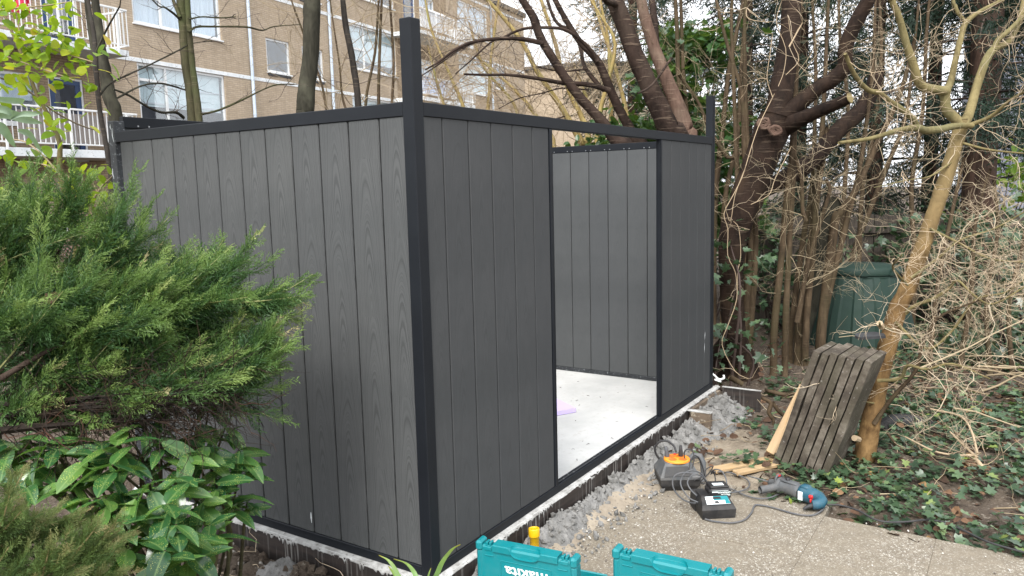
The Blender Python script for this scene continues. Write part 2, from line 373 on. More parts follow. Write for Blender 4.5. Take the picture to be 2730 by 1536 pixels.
M['zinc']=noisy('pale blue-grey pipe',(.42,.50,.60),(.55,.63,.72),3,.45,.04,.001)
M['bluepaint']=noisy('dark blue door paint',(.006,.03,.10),(.01,.045,.14),4,.4,.03,.001)
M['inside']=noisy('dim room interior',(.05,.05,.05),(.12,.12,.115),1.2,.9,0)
M['roofing']=noisy('dark bitumen roof',(.05,.05,.05),(.08,.08,.08),3,.9,.2)
k=NT('window glass'); k.p.inputs['Base Color'].default_value=(.02,.025,.03,1); k.rough(.03,.6)
_t=k.n('BsdfTransparent'); _t.inputs[0].default_value=(.93,.96,.98,1); _ms=k.n('MixShader'); _fr=k.n('LayerWeight'); _gl=k.n('BsdfGlossy'); _gl.inputs['Roughness'].default_value=.02
k.l(k.math('MULTIPLY_ADD',k.math('POWER',_fr.outputs['Facing'],4.0),.7,.13),_ms.inputs[0]); k.l(_t.outputs[0],_ms.inputs[1]); k.l(_gl.outputs[0],_ms.inputs[2]); k.l(_ms.outputs[0],k.out.inputs['Surface']); M['glass']=k.m
M['curtain']=noisy('pale curtain',(.62,.69,.76),(.76,.81,.85),9,.9,.1,.003,stretch=(3,3,.2))
M['blind']=noisy('pale green-white blind',(.66,.75,.74),(.78,.84,.83),5,.8,.05,.003)
M['screen']=noisy('weathered reed screen',(.22,.19,.17),(.36,.33,.31),8,.9,.3,.004,stretch=(9,9,.5),c3=(.15,.12,.1),sc2=20)
M['sheet_blue']=noisy('pale blue sheet',(.40,.47,.66),(.50,.57,.74),4,.8,.1,.004)
M['sheet_white']=noisy('pale sheet',(.60,.60,.62),(.72,.72,.73),6,.85,.1,.004,stretch=(6,6,.3))
M['redcloth']=noisy('red cloth',(.5,.015,.05),(.62,.03,.09),9,.8,.2,.004)
M['bark_mottled']=barkmat('mottled grey-green bark',(.014,.013,.009),(.045,.042,.030),(.07,.068,.048),.0,9,.5)
M['bark_green']=barkmat('greenish smooth bark',(.028,.026,.014),(.07,.064,.034),(.055,.062,.025),.1,12,.35)
M['bark_dark']=barkmat('dark thin bark',(.014,.012,.010),(.038,.032,.027),(.05,.045,.038),.1,14,.4)
M['bark_cherry']=barkmat('dark cherry bark',(.007,.0042,.003),(.027,.016,.011),(.040,.025,.016),.10,8,.9,(1,1,.5))
M['bark_cherry2']=barkmat('brown cherry bark',(.015,.010,.008),(.048,.031,.024),(.062,.044,.034),.2,8,.8,(1,1,.6))
M['bark_reddish']=barkmat('reddish bark',(.06,.036,.027),(.14,.088,.066),(.17,.12,.09),.15,9,.6)
M['bark_orange']=barkmat('orange-brown bark',(.075,.040,.016),(.235,.145,.062),(.15,.09,.042),.0,11,.7,(1,1,.6),(1.0,2.3,(.22,.175,.085)))
M['bark_olive']=barkmat('olive-yellow young bark',(.10,.08,.036),(.22,.18,.085),(.16,.145,.07),.05,12,.3)
M['bark_yellow']=barkmat('yellow willow bark',(.24,.17,.06),(.40,.31,.13),(.30,.27,.10),.05,9,.3)
M['bark_tan']=barkmat('tan shoot bark',(.028,.019,.011),(.09,.063,.038),(.06,.047,.025),.05,12,.3)
M['bark_conifer']=barkmat('fibrous red-brown conifer bark',(.02,.013,.01),(.09,.055,.04),(.06,.045,.035),.0,12,1.,(1.5,1.5,.12))
def twigmat(name, stops):
    k=NT(name); k.col(k.ramp(k.attr(),stops)); k.rough(.7,.3); return k.m
M['twig_pale']=twigmat('pale twigs',[(0,(.20,.14,.085)),(.5,(.38,.29,.19)),(1,(.55,.46,.34))])
M['twig_tan']=twigmat('tan twigs',[(0,(.14,.10,.06)),(.5,(.27,.21,.13)),(1,(.40,.33,.22))])
M['twig_dark']=twigmat('dark twigs',[(0,(.025,.017,.015)),(.5,(.055,.038,.032)),(1,(.11,.08,.06))])
M['juniper']=leafmat('juniper needles',[(0,(.010,.038,.016)),(.35,(.046,.108,.032)),(.7,(.17,.265,.065)),(.9,(.33,.40,.13)),(1,(.42,.36,.19))],.5,.25,.35,(.2,.36,.06))
M['juniper_brown']=leafmat('juniper needles, browning',[(0,(.035,.075,.022)),(.45,(.095,.16,.04)),(.8,(.20,.20,.08)),(1,(.36,.27,.14))],.6,.2,.3,(.3,.3,.08))
M['dead_needle']=leafmat('dead needles',[(0,(.012,.010,.008)),(.6,(.04,.026,.018)),(1,(.11,.04,.022))],.8,.1,.2,(.2,.1,.05))
def veins(k,c,v):
    return c
M['ivy']=leafmat('ivy leaves',[(0,(.020,.042,.022)),(.45,(.048,.088,.045)),(.8,(.088,.145,.075)),(.95,(.14,.20,.09)),(1,(.22,.28,.05))],.32,.12,.5,(.1,.25,.04))
M['shrubleaf']=leafmat('evergreen shrub leaves',[(0,(.015,.045,.015)),(.5,(.04,.10,.03)),(.9,(.09,.17,.05)),(1,(.17,.25,.04))],.35,.2,.5)
M['conifer']=leafmat('dark conifer sprays',[(0,(.007,.015,.011)),(.5,(.017,.036,.023)),(1,(.042,.072,.043))],.6,.12,.3,(.08,.15,.06))
M['climber']=leafmat('yellow-green thin leaves',[(0,(.09,.19,.015)),(.45,(.17,.30,.02)),(.8,(.30,.42,.03)),(.93,(.5,.5,.04)),(1,(.6,.36,.06))],.45,.5,.4,(.45,.6,.03),vary='obj')
def spots(k,c,v):
    vo=k.n('TexVoronoi'); vo.inputs['Scale'].default_value=230; k.l(v,vo.inputs['Vector'])
    f=k.noise(v,22,3,.6); m=k.math('MULTIPLY',k.ramp(vo.outputs['Distance'],[(.20,(.8,.8,.8)),(.34,(0,0,0))]),k.ramp(f,[(.46,(0,0,0)),(.6,(1,1,1))]))
    c=k.mix(m,c,(.50,.55,.12))
    sx=k.n('SeparateXYZ'); k.l(v,sx.inputs[0]); mid=k.ramp(k.math('ABSOLUTE',sx.outputs[1]),[(.0006,(1,1,1)),(.0022,(0,0,0))]); return k.mix(k.math('MULTIPLY',mid,.5),c,(.2,.3,.1))
M['aucuba']=leafmat('spotted laurel leaves',[(0,(.016,.065,.026)),(.6,(.042,.125,.036)),(1,(.10,.20,.045))],.22,.22,.6,(.2,.4,.04),spots,vary='obj')
M['blade']=leafmat('strap leaf',[(0,(.16,.30,.10)),(.7,(.26,.36,.08)),(1,(.5,.42,.06))],.4,.4,.4)
M['litter']=leafmat('dead leaves',[(0,(.05,.03,.02)),(.6,(.12,.066,.04)),(.92,(.20,.115,.065)),(1,(.36,.22,.09))],.75,.1,.3,(.3,.15,.05))
M['lance']=leafmat('grey-green long leaf',[(0,(.16,.24,.17)),(1,(.32,.42,.30))],.45,.3,.5)
M['pebble']=twigmat('pebbles',[(0,(.12,.10,.085)),(.5,(.28,.26,.23)),(1,(.6,.58,.54))])
M['teal']=plastic('teal plastic',(.0,.175,.20),.35,(.10,.22,.22),.12)
M['logo']=noisy('pale print',(.66,.74,.72),(.74,.8,.78),8,.6,0)
M['black']=plastic('black plastic',(.012,.012,.013),.45,(.10,.09,.08),.35)
M['grey']=plastic('dusty grey plastic',(.07,.075,.08),.55,(.2,.18,.16),.5)
M['orange']=plastic('orange plastic',(.80,.25,.015),.4,(.5,.3,.1),.3)
M['orange2']=plastic('dark orange socket',(.50,.12,.01),.5,(.3,.2,.1),.3)
M['toolblue']=plastic('blue-green tool plastic',(.012,.075,.115),.45,(.12,.13,.13),.4)
M['red']=plastic('red plastic',(.55,.02,.02),.4)
M['yellow']=plastic('yellow pipe plastic',(.72,.42,.004),.35,(.5,.35,.1),.3)
M['cable']=plastic('grey rubber cable',(.075,.078,.085),.6,(.2,.18,.16),.4)
M['cable_black']=plastic('black rubber cable',(.02,.02,.022),.55,(.12,.11,.1),.3)
M['sticker']=noisy('printed sticker',(.55,.62,.64),(.70,.74,.75),40,.5,0)
M['lilac']=plastic('lilac foam board',(.50,.42,.72),.7,(.6,.55,.75),.2)
M['bin']=plastic('dark green plastic',(.006,.026,.0185),.6,(.06,.09,.06),.15)
def mossy():
    k=NT('weathered mossy concrete'); v0=k.coord(); _va=k.n('VectorMath',operation='ADD'); k.l(v0,_va.inputs[0]); _cx=k.n('CombineXYZ'); k.l(k.math('MULTIPLY',k.orand(),37.),_cx.inputs[0]); k.l(_cx.outputs[0],_va.inputs[1]); v=_va.outputs[0]; f=k.noise(v,6,6,.68); f2=k.noise(v,45,5,.7); f3=k.noise(v,2.5,4,.6)
    c=k.ramp(f,[(.3,(.024,.020,.016)),(.5,(.080,.066,.052)),(.72,(.21,.185,.15))]); c=k.mix(k.ramp(f3,[(.45,(0,0,0)),(.62,(.7,.7,.7))]),c,(.060,.054,.036))
    c=k.mix(k.ramp(f2,[(.62,(0,0,0)),(.70,(1,1,1))]),c,(.33,.31,.28)); k.col(c); k.rough(.92,.25); k.bump(k.math('ADD',f2,f),.8,.006); return k.m
M['mossy']=mossy()
M['slate']=noisy('black rubber scrap',(.02,.021,.023),(.045,.046,.05),12,.7,.3,.003)
M['fence']=noisy('dark weathered fence board',(.03,.024,.02),(.085,.068,.055),5,.9,.5,.006,stretch=(8,8,.6),c3=(.05,.055,.03),sc2=30)
M['cladding']=noisy('blue-grey cladding',(.14,.15,.19),(.18,.195,.235),2,.7,.1,.002)
M['brightleaf']=leafmat('bright green leaves',[(0,(.09,.19,.02)),(.6,(.2,.34,.04)),(1,(.35,.45,.08))],.45,.4,.4)
M['lawn']=leafmat('lawn grass',[(0,(.05,.11,.02)),(1,(.13,.22,.04))],.7,.3,.2)
M['strap']=noisy('white strapping',(.65,.66,.66),(.75,.75,.75),20,.5,0)

# ------------------------------------------------------------------ ground, slab, patio
def vnoise(x, y, s, seed=0):
    x=np.asarray(x,float)*s; y=np.asarray(y,float)*s
    xi=np.floor(x).astype(int); yi=np.floor(y).astype(int); fx=x-xi; fy=y-yi; fx=fx*fx*(3-2*fx); fy=fy*fy*(3-2*fy)
    def h(a,b):
        n=(a*374761393+b*668265263+seed*974634777)&0xffffffff; n=((n^(n>>13))*1274126177)&0xffffffff
        return ((n^(n>>16))&0xffff)/65535.
    return (h(xi,yi)*(1-fx)+h(xi+1,yi)*fx)*(1-fy)+(h(xi,yi+1)*(1-fx)+h(xi+1,yi+1)*fx)*fy
def fbm(x, y, s, o=4, seed=0):
    r=0;a=.5
    for i in range(o): r=r+a*vnoise(x,y,s*2**i,seed+i); a*=.5
    return r/(1-.5**o)
def sst(a,b,x): t=np.clip((x-a)/(b-a),0,1); return t*t*(3-2*t)
def gh(x, y):
    x=np.asarray(x,float); y=np.asarray(y,float)
    n=fbm(x,y,3.,4)-.5; nf=fbm(x,y,16,4,9)-.5
    z=-.165+.05*n+.03*nf
    left=sst(.02,-.1,x)*sst(-.6,-.2,y)                       # dug soil beside the left wall
    z=z+left*(.075+.09*(fbm(x,y,5,4,4)-.5)+.07*(fbm(x,y,22,3,7)-.5))
    pat=sst(-.10,-.22,y+.06*(fbm(x,y,2,3,3)-.5))*sst(2.02,1.90,x+.12*(fbm(x,y,3,3,5)-.5)-.12*sst(-1.2,-1.6,y)*-1.3)
    z=z*(1-pat)+pat*-.205
    inside=sst(-.02,.05,x)*sst(3.45,3.38,x)*sst(-.02,.05,y)*sst(2.,1.95,y)
    z=z*(1-inside)-.2*inside
    far=sst(7,16,np.hypot(x,y)); z=z-far*.12
    rise=sst(2.6,6.,x)*sst(-.4,-2.5,y); z=z+rise*.06
    return z
def axis(a,b,step,lo,hi):
    m=list(np.arange(a,b,step)); s=step; v=b
    while v<hi: m.append(v); s*=1.25; v+=s
    s=step; v=a-step
    while v>lo: m.insert(0,v); s*=1.25; v-=s
    return np.array(m)
gx=axis(-1.6,4.6,.028,-120,200); gy=axis(-2.6,2.0,.028,-150,200)
X,Y=np.meshgrid(gx,gy,indexing='ij'); nx,ny=X.shape
mb=MB(); I=np.arange(nx*ny).reshape(nx,ny)
mb.add(np.stack([X,Y,gh(X,Y)],-1).reshape(-1,3),np.stack([I[:-1,:-1],I[1:,:-1],I[1:,1:],I[:-1,1:]],-1).reshape(-1,4))
tag(mb.build('ground',M['soil'],smooth=True),kind='structure')

slab=tag(bpy.data.objects.new('concrete_slab',None),kind='structure'); COL.objects.link(slab)
mb=MB(); mb.box(-.022,-.022,-.14,3.41,1.99,0); mb.build('slab_top',M['floor'],slab)
def lip(axis_, L0, L1, seed):                                         # cement that ran over the edge of the formwork, with drips
    t=np.arange(L0,L1,.006); n=len(t); r=np.random.default_rng(seed)
    d=.006+.010*fbm(t,t*0,9,3,seed)+.09*np.maximum(0,vnoise(t,t*0,120,seed+3)-.60)*vnoise(t,t*0,5,seed+5)**2*2.2
    w=.027+.007*(fbm(t,t*0,14,3,seed+8)-.5)
    rows=[]
    for (q,z) in ((0*t-.005,0*t+.003),(w*.6,.004-.003*vnoise(t,t*0,40,seed)),(w,-.003-.004*vnoise(t,t*0,60,seed)),(w+.005,-.4*d),(w+.006,-.8*d),(w+.001,-d)):
        rows.append(np.stack([t,-q,z+0*t],-1))
    V=np.concatenate(rows); k=len(rows); I=np.arange(k*n).reshape(k,n)
    if axis_=='y': V=V[:,[1,0,2]]
    Q=np.stack([I[:-1,:-1],I[1:,:-1],I[1:,1:],I[:-1,1:]],-1).reshape(-1,4)
    m=MB(); m.add(V,Q); return m.build('cement_lip',M['lip'],slab,True)
lip('x',-.05,3.44,3); lip('y',-.05,2.0,17)
mb=MB(); mb.box(-.031,-.031,-.23,3.42,-.0225,-.006,.002); tag(mb.build('formwork_board',M['bitumen']),'long dark stained formwork board under the white cement edge below the doorway','board',group='formwork boards round the slab')
mb=MB(); mb.box(-.031,-.022,-.25,-.0225,2.0,-.006,.002); tag(mb.build('formwork_board',M['bitumen']),'dark formwork board along the slab edge beside the dug soil and laurel','board',group='formwork boards round the slab')
mb=MB(); mb.box(3.40,-.34,-.16,3.425,-.06,.0,.002); mb.box(3.398,-.345,.0005,3.427,-.055,.006,.002,mi=1); tag(mb.build('formwork_board',[M['bitumen'],M['lip']]),'short dark cement-topped board jutting out past the far end of the shed','board',group='formwork boards round the slab')
mb=MB(); mb.box(2.72,-.20,-.22,2.76,-.06,-.012,.003); mb.box(2.718,-.202,-.0115,2.762,-.036,-.004,.002,mi=1); tag(mb.build('formwork_stake',[M['oldwood'],M['lip']]),'stubby brown wooden stake end sticking out of the cement near the end of the slab','stake')
mb=MB(); mb.box(2.77,-.058,-.20,3.36,-.0325,-.012,.002); tag(mb.build('formwork_plank',M['oldwood']),'brown unpainted plank against the slab edge past the stubby stake','board')
# cement spilled along the edge
def heap(pts, name, mat, seed, kind='stuff', label=None):
    mb=MB()
    for (x0,x1,y0,y1,fn) in pts:
        xs=np.arange(x0,x1,.009); ys=np.arange(y0,y1,.009); X,Y=np.meshgrid(xs,ys,indexing='ij'); Z=fn(X,Y)
        G_=gh(X,Y); keep=Z>G_-.012
        I=np.arange(X.size).reshape(X.shape); Q=np.stack([I[:-1,:-1],I[1:,:-1],I[1:,1:],I[:-1,1:]],-1).reshape(-1,4)
        kk=keep.ravel()[Q].any(1); mb.add(np.stack([X,Y,Z],-1).reshape(-1,3),Q[kk])
    o=tag(mb.build(name,mat,smooth=True),label,kind=kind); return o
def front(X,Y):
    w=.065+.07*fbm(X,X*0,2.2,3,2)+.16*sst(2.1,3.0,X); t=np.clip((-.045-Y)/w,0,1.6)
    top=-.085+.05*(fbm(X,X*0,3,3,12)-.5)+.045*sst(2.5,3.1,X)
    return top+.005-(.09+.03*sst(2.4,3,X))*t**1.2+.060*(fbm(X,Y,13,4,6)-.5)*np.clip(1.4-t,.15,1)+.075*np.abs(fbm(X,Y,26,3,8)-.5)-.035*sst(1.0,1.5,t)-.25*sst(.15,-.05,X)-.2*sst(3.35,3.6,X)
heap([(-.05,3.6,-.42,-.046,front)],'cement_spill',M['cement'],1)
def leftp(X,Y):
    d=np.hypot((X+.16)/.17,(Y-.72)/.17); d2=np.hypot((X+.12)/.15,(Y-.16)/.26)
    return -.17+.13*np.exp(-d**2*1.4)+.14*np.exp(-d2**2*1.5)+.055*(fbm(X,Y,16,4,6)-.5)+.05*np.abs(fbm(X,Y,34,3,8)-.5)
heap([(-.6,-.05,-.2,1.1,leftp)],'cement_spill',M['cement'],2)

_r=np.random.default_rng(61); mb=MB()
_ib=bmesh.new(); bmesh.ops.create_icosphere(_ib,subdivisions=1,radius=1); _ib.verts.ensure_lookup_table(); _IV=np.array([v.co[:] for v in _ib.verts])*(1+.22*_r.standard_normal((len(_ib.verts),1))); _IT=[[v.index for v in f.verts] for f in _ib.faces]; _ib.free()
N=900; q=np.c_[_r.uniform(0,3.5,N),-.05-.26*_r.random(N)**1.7]; s_=.004+.016*_r.random(N)**2.5; z=np.maximum(gh(q[:,0],q[:,1]),np.maximum(front(q[:,0],q[:,1]),-.160))
mb.scatter((_IV,None,_IT),frames(_r.normal(size=(N,3)),_r.uniform(0,3,N),s_),np.c_[q,z+s_*.3],_r.random(N)); tag(mb.build('cement_crumbs',M['cement']),kind='stuff')

# patio of exposed-aggregate paving slabs
rng=np.random.default_rng(5)
patio=tag(bpy.data.objects.new('patio',None),kind='structure'); COL.objects.link(patio)
tm=MB(); tm.box(-.2495,-.2495,-.05,.2495,.2495,0,.0025); tme=tm.mesh('paving_slab',M['aggregate'])
for i in range(9):
    for j in range(8):
        x=1.505-i*.5; y=-.365-j*.5
        if y<-1.3 and i==-1: continue
        o=link('paving_slab',tme,patio,(x,y,-.163+rng.normal()*.0022),(rng.normal()*.004,rng.normal()*.004,rng.normal()*.003))
for j in range(2):
    tm2=MB(); tm2.box(-.1,-.2475,-.05,.1,.2475,0,.006); tm2.build('paving_slab',M['aggregate'],patio,loc=(1.858,-.365-j*.5,-.166))
mb=MB(); mb.add([(-2.7,-4.1,-.1675),(1.755,-4.1,-.1675),(1.755,-.116,-.1675),(-2.7,-.116,-.1675)],[(0,1,2,3)]); mb.build('joint_sand',M['sand'],patio)
# sand washed over the joints and along the border
sx_=np.arange(.25,2.1,.012); sy_=np.arange(-.62,-.05,.012); X,Y=np.meshgrid(sx_,sy_,indexing='ij')
Z=-.158+.028*(fbm(X,Y,6,4,21)-.5)+.010*(fbm(X,Y,30,3,2)-.5)-.024*sst(-.13,-.36,Y+.20*(fbm(X,Y,2.2,3,31)-.5))+.03*sst(-.2,-.06,Y)
I=np.arange(X.size).reshape(X.shape); Q=np.stack([I[:-1,:-1],I[1:,:-1],I[1:,1:],I[:-1,1:]],-1).reshape(-1,4)
mb=MB(); mb.add(np.stack([X,Y,Z],-1).reshape(-1,3),Q[(Z.ravel()[Q]>-.172).any(1)]); tag(mb.build('sand_bed',M['sand'],smooth=True),kind='stuff')

# ------------------------------------------------------------------ the shed
shed=thing('garden_shed','roofless charcoal board shed with an open doorway and dark metal corner posts','shed',(0,0,0))
PW=.1552
def plank_mesh(w,h,mat,name='plank',back=True):
    m=MB(); m.box(-w/2,0,0,w/2,.02,h,.0034); (m.box(w/2-.004,.0145,.001,w/2+.0085,.0185,h-.001) if back else m.box(w/2-.004,.0015,.001,w/2+.0085,.0055,h-.001)); return m.mesh(name,mat)
A_=M['alu']
def part(name, boxes, mat=A_, bev=.0025, parent=shed, label=None):
    m=MB()
    for b in boxes: m.box(*b[:6],bev)
    o=m.build(name,mat,parent)
    if label: o['label']=label
    return o
# left wall: boards 0.162 apart, faces 6 mm behind the rails
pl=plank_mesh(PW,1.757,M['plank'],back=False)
for k in range(12):
    y=.0985+.1618*k
    if k==11: 
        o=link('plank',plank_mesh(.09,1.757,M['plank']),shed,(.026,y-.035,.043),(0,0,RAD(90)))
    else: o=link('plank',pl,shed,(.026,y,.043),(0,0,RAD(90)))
part('top_rail',[(.001,.055,1.798,.045,1.93,1.85)])
part('bottom_rail',[(.001,.055,.002,.045,1.93,.043)])
part('corner_post',[(0,0,.001,.058,.0545,2.147)],bev=.003)
# rear left post with bare scratched streaks
rp=part('rear_post',[(0,1.931,.001,.058,1.985,1.905)],M['alu_worn'])
m=MB()
for (z0,z1,y) in ((1.80,1.87,1.945),(1.86,1.89,1.958),(1.62,1.67,1.972),(1.40,1.50,1.975),(1.22,1.30,1.977),(1.02,1.1,1.970),(.86,.97,1.974)):
    m.tube([(-.0006,y-.004,z0),(-.0006,y+.003,(z0+z1)/2),(-.0006,y,z1)],[.0008,.0022,.001],4)
m.build('scratch',M['scratch'],rp)
# front wall, left panel
pf=plank_mesh(PW+.002,1.757,M['plank_shaded'])
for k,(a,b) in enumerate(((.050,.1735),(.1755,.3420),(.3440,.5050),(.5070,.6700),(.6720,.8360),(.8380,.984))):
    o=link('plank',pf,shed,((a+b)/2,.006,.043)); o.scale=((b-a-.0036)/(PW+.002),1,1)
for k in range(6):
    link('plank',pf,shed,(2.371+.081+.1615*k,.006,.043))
part('top_rail',[(.0585,.001,1.798,3.303,.045,1.85)])
part('bottom_rail',[(.0585,.001,.002,3.303,.045,.043)])
part('door_jamb',[(.985,.0005,.0435,1.012,.048,1.7975),(1.0125,.010,.0435,1.026,.040,1.7975)])
part('door_jamb',[(2.350,.0005,.0435,2.369,.034,1.7975),(2.344,.008,.0435,2.3495,.026,1.7975)])
part('threshold',[(1.034,.012,.0435,2.312,.02,.052),(1.034,.03,.0435,2.312,.037,.05)],M['alu_worn'])
m=MB(); m.lathe([(0,.0035),(.004,.0035),(.0045,.0015),(.0045,0)],8); screw=m.mesh('screw',M['steel'])
for q in (1.16,1.45,1.52,1.82,2.1): link('screw',screw,shed,(q,.025,.043))
# far right post: slotted profile
part('slotted_post',[(3.304,0,.001,3.328,.05,2.142),(3.3285,.012,.001,3.338,.04,2.14),(3.3385,.0,.001,3.362,.05,2.144)])
# end wall seen through the doorway
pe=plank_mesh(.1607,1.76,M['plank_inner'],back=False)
for k in range(12):
    y=.105+.1652*k
    if y<1.9: link('plank',pe,shed,(3.36,y,.032),(0,0,RAD(90)))
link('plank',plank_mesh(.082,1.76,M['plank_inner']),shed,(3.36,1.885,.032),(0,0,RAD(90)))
er=part('top_rail',[(3.338,.052,1.792,3.362,1.93,1.843)],M['alu'])
for k in range(9):
    for dy in (-.022,.022): link('screw',screw,er,(3.338,.188+.1652*k+dy,1.802),(0,RAD(-90),0))
part('bottom_rail',[(3.335,.052,.002,3.362,1.93,.032)],M['alu_worn'])
part('rear_post',[(3.31,1.931,.001,3.362,1.985,1.905)])
# back wall, 8 cm higher
pb=plank_mesh(PW+.002,1.83,M['plank_shaded'])
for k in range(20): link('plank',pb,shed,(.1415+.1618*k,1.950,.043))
br=part('top_rail',[(.0585,1.940,1.874,3.3095,1.975,1.93)])
part('bottom_rail',[(.0585,1.940,.002,3.3095,1.975,.043)])
for k in range(5):
    for dx in (-.03,.03): link('screw',screw,br,(.165+.1618*k+dx,1.940,1.885),(RAD(90),0,0))
# loose things on the slab
P=[(1.30,.62),(1.72,.94),(1.72,.62),(1.30,.30)]
a=np.array((2.424,0.792,0)); b=np.array((2.3,0.594,0)); c=np.array((2.186,0.658,0))
m=MB(); e1=unit(b-a); e2=np.array([-e1[1],e1[0],0]); q0=b
m.prism([q0[:2],(q0+unit(c-b)*.30)[:2],(q0+unit(c-b)*.30+unit(a-b)*.6)[:2],(q0+unit(a-b)*.6)[:2]],.003,.032)
tag(m.build('foam_board',M['lilac']),'pale lilac foam board lying on the concrete floor inside the doorway','board')
rng=np.random.default_rng(8); m=MB()
for q in range(60):
    x,y=rng.uniform(1.0,3.1),rng.uniform(.12,1.5); a=rng.uniform(0,6.28); L=rng.uniform(.006,.03)
    m.tube([(x,y,.003),(x+L*math.cos(a)*.5,y+L*math.sin(a)*.5,.004+rng.random()*.004),(x+L*math.cos(a),y+L*math.sin(a),.003)],rng.uniform(.0006,.0016),4,True,rng.random()*.6)
tag(m.build('floor_debris',M['twig_dark']),kind='stuff')

# ------------------------------------------------------------------ apartment building behind (local x along the facade, y away from the camera)
bld=thing('apartment_building','long brown brick apartment block with white window frames, white bands and balconies','building',(10.531,18.674,0),0.13804)
def wall_holes(x0,x1,z0,z1,holes,depth,mb,y=0.):
    xs=sorted({x0,x1,*[v for h in holes for v in h[:2]]}); zs=sorted({z0,z1,*[v for h in holes for v in h[2:4]]})
    for i in range(len(xs)-1):
        for j in range(len(zs)-1):
            cx=(xs[i]+xs[i+1])/2; cz=(zs[j]+zs[j+1])/2
            if any(h[0]<cx<h[1] and h[2]<cz<h[3] for h in holes): continue
            mb.add([(xs[i],y,zs[j]),(xs[i+1],y,zs[j]),(xs[i+1],y,zs[j+1]),(xs[i],y,zs[j+1])],[(0,1,2,3)])
    for a,b,c,d in [h[:4] for h in holes]:
        for P in (((a,c),(b,c)),((b,c),(b,d)),((b,d),(a,d)),((a,d),(a,c))):
            (p0,q0),(p1,q1)=P; mb.add([(p0,y,q0),(p0,y+depth,q0),(p1,y+depth,q1),(p1,y,q1)],[(0,1,2,3)])
wins=[]; doors=[]
for fl in range(-1,3):
    zs_=3.5+2.75*fl
    for s0 in (.22,10.0,18.7):
        if fl>=0: wins.append((s0,s0+3.2,zs_,zs_+1.7 if fl<2 else zs_+1.55,'big'))
    for s0 in (5.37,7.18): 
        if fl>=0 and fl<2: wins.append((s0,s0+1.16,5.56+2.75*fl,6.67+2.75*fl,'small'))
        if fl==-1: wins.append((s0,s0+1.16,2.81,3.92,'small'))
    for s0,sg in ((-2.42,1),(13.9,1)):
        z0=5.2+2.75*(fl-1)
        if fl>=0 and fl<3 and z0<9: doors.append((s0,s0+.95,z0,z0+2.08)); wins.append((s0-1.5,s0-.25,z0+.85,z0+2.08,'bal') if s0<0 else (s0+1.3,s0+2.6,z0+.85,z0+2.08,'bal'))
wins+=[(-3.3,-2.2,.75,2.05,'low'),(1.0,2.2,.75,2.05,'low'),(22.6,24.0,4.0,5.2,'small'),(22.6,24.0,6.75,7.95,'small')]
mb=MB(); wall_holes(-13,26.5,1.15,11.05,[w[:4] for w in wins if w[2]>1.15]+[d for d in doors],.11,mb); mb.build('wall',M['brick'],bld)
mb=MB(); wall_holes(-13,26.5,-.6,1.15,[(w[0],w[1],max(w[2],-.5),min(w[3],1.15)) for w in wins if w[2]<1.15],.11,mb); mb.build('plinth',M['brick_pink'],bld)
mb=MB(); mb.box(26.5,.0,-.6,26.52,9,11.05); mb.box(-13.02,0,-.6,-13,9,11.05); mb.box(-13,9,-.6,26.5,9.02,11.05); mb.build('side_wall',M['brick'],bld)
mb=MB(); mb.box(-13.1,-.12,11.05,26.62,9.1,11.28); mb.build('roof',M['roofing'],bld)
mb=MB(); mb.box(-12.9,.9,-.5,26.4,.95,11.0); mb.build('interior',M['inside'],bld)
for zb in (2.45,5.2,7.95,10.72):
    for (a,b) in ((-.95,13.2),(18.3,26.49)):
        m=MB(); m.box(a,-.015,zb,b,.0,zb+.115,.004); m.build('concrete_band',M['band'],bld)
def frame(s0,s1,z0,z1,bars=(),hb=(),w=.075,d=.07,y=.04):
    m=MB(); e=.0015
    m.box(s0+e,y,z0+e,s1-e,y+d,z0+w,.004); m.box(s0+e,y,z1-w,s1-e,y+d,z1-e,.004)
    m.box(s0+e,y,z0+w+e,s0+w,y+d,z1-w-e,.004); m.box(s1-w,y,z0+w+e,s1-e,y+d,z1-w-e,.004)
    for b in bars: m.box(b-w/2,y+.002,z0+w+e,b+w/2,y+d-.002,z1-w-e,.004)
    for (a,b,z) in hb: m.box(a,y+.003,z-w/2,b,y+d-.003,z+w/2,.004)
    return m
rng=np.random.default_rng(31)
def pleat(s0,s1,z0,z1,y,n,amp,mat,parent,name='curtain'):
    t=np.linspace(s0,s1,n*6+1); yy=y+amp*np.sin(np.linspace(0,n*2*np.pi,n*6+1)); V=np.concatenate([np.stack([t,yy,0*t+z],-1) for z in (z0,z1)]); k=len(t)
    m=MB(); m.add(V,[(i,i+1,k+i+1,k+i) for i in range(k-1)]); return m.build(name,mat,parent,True)
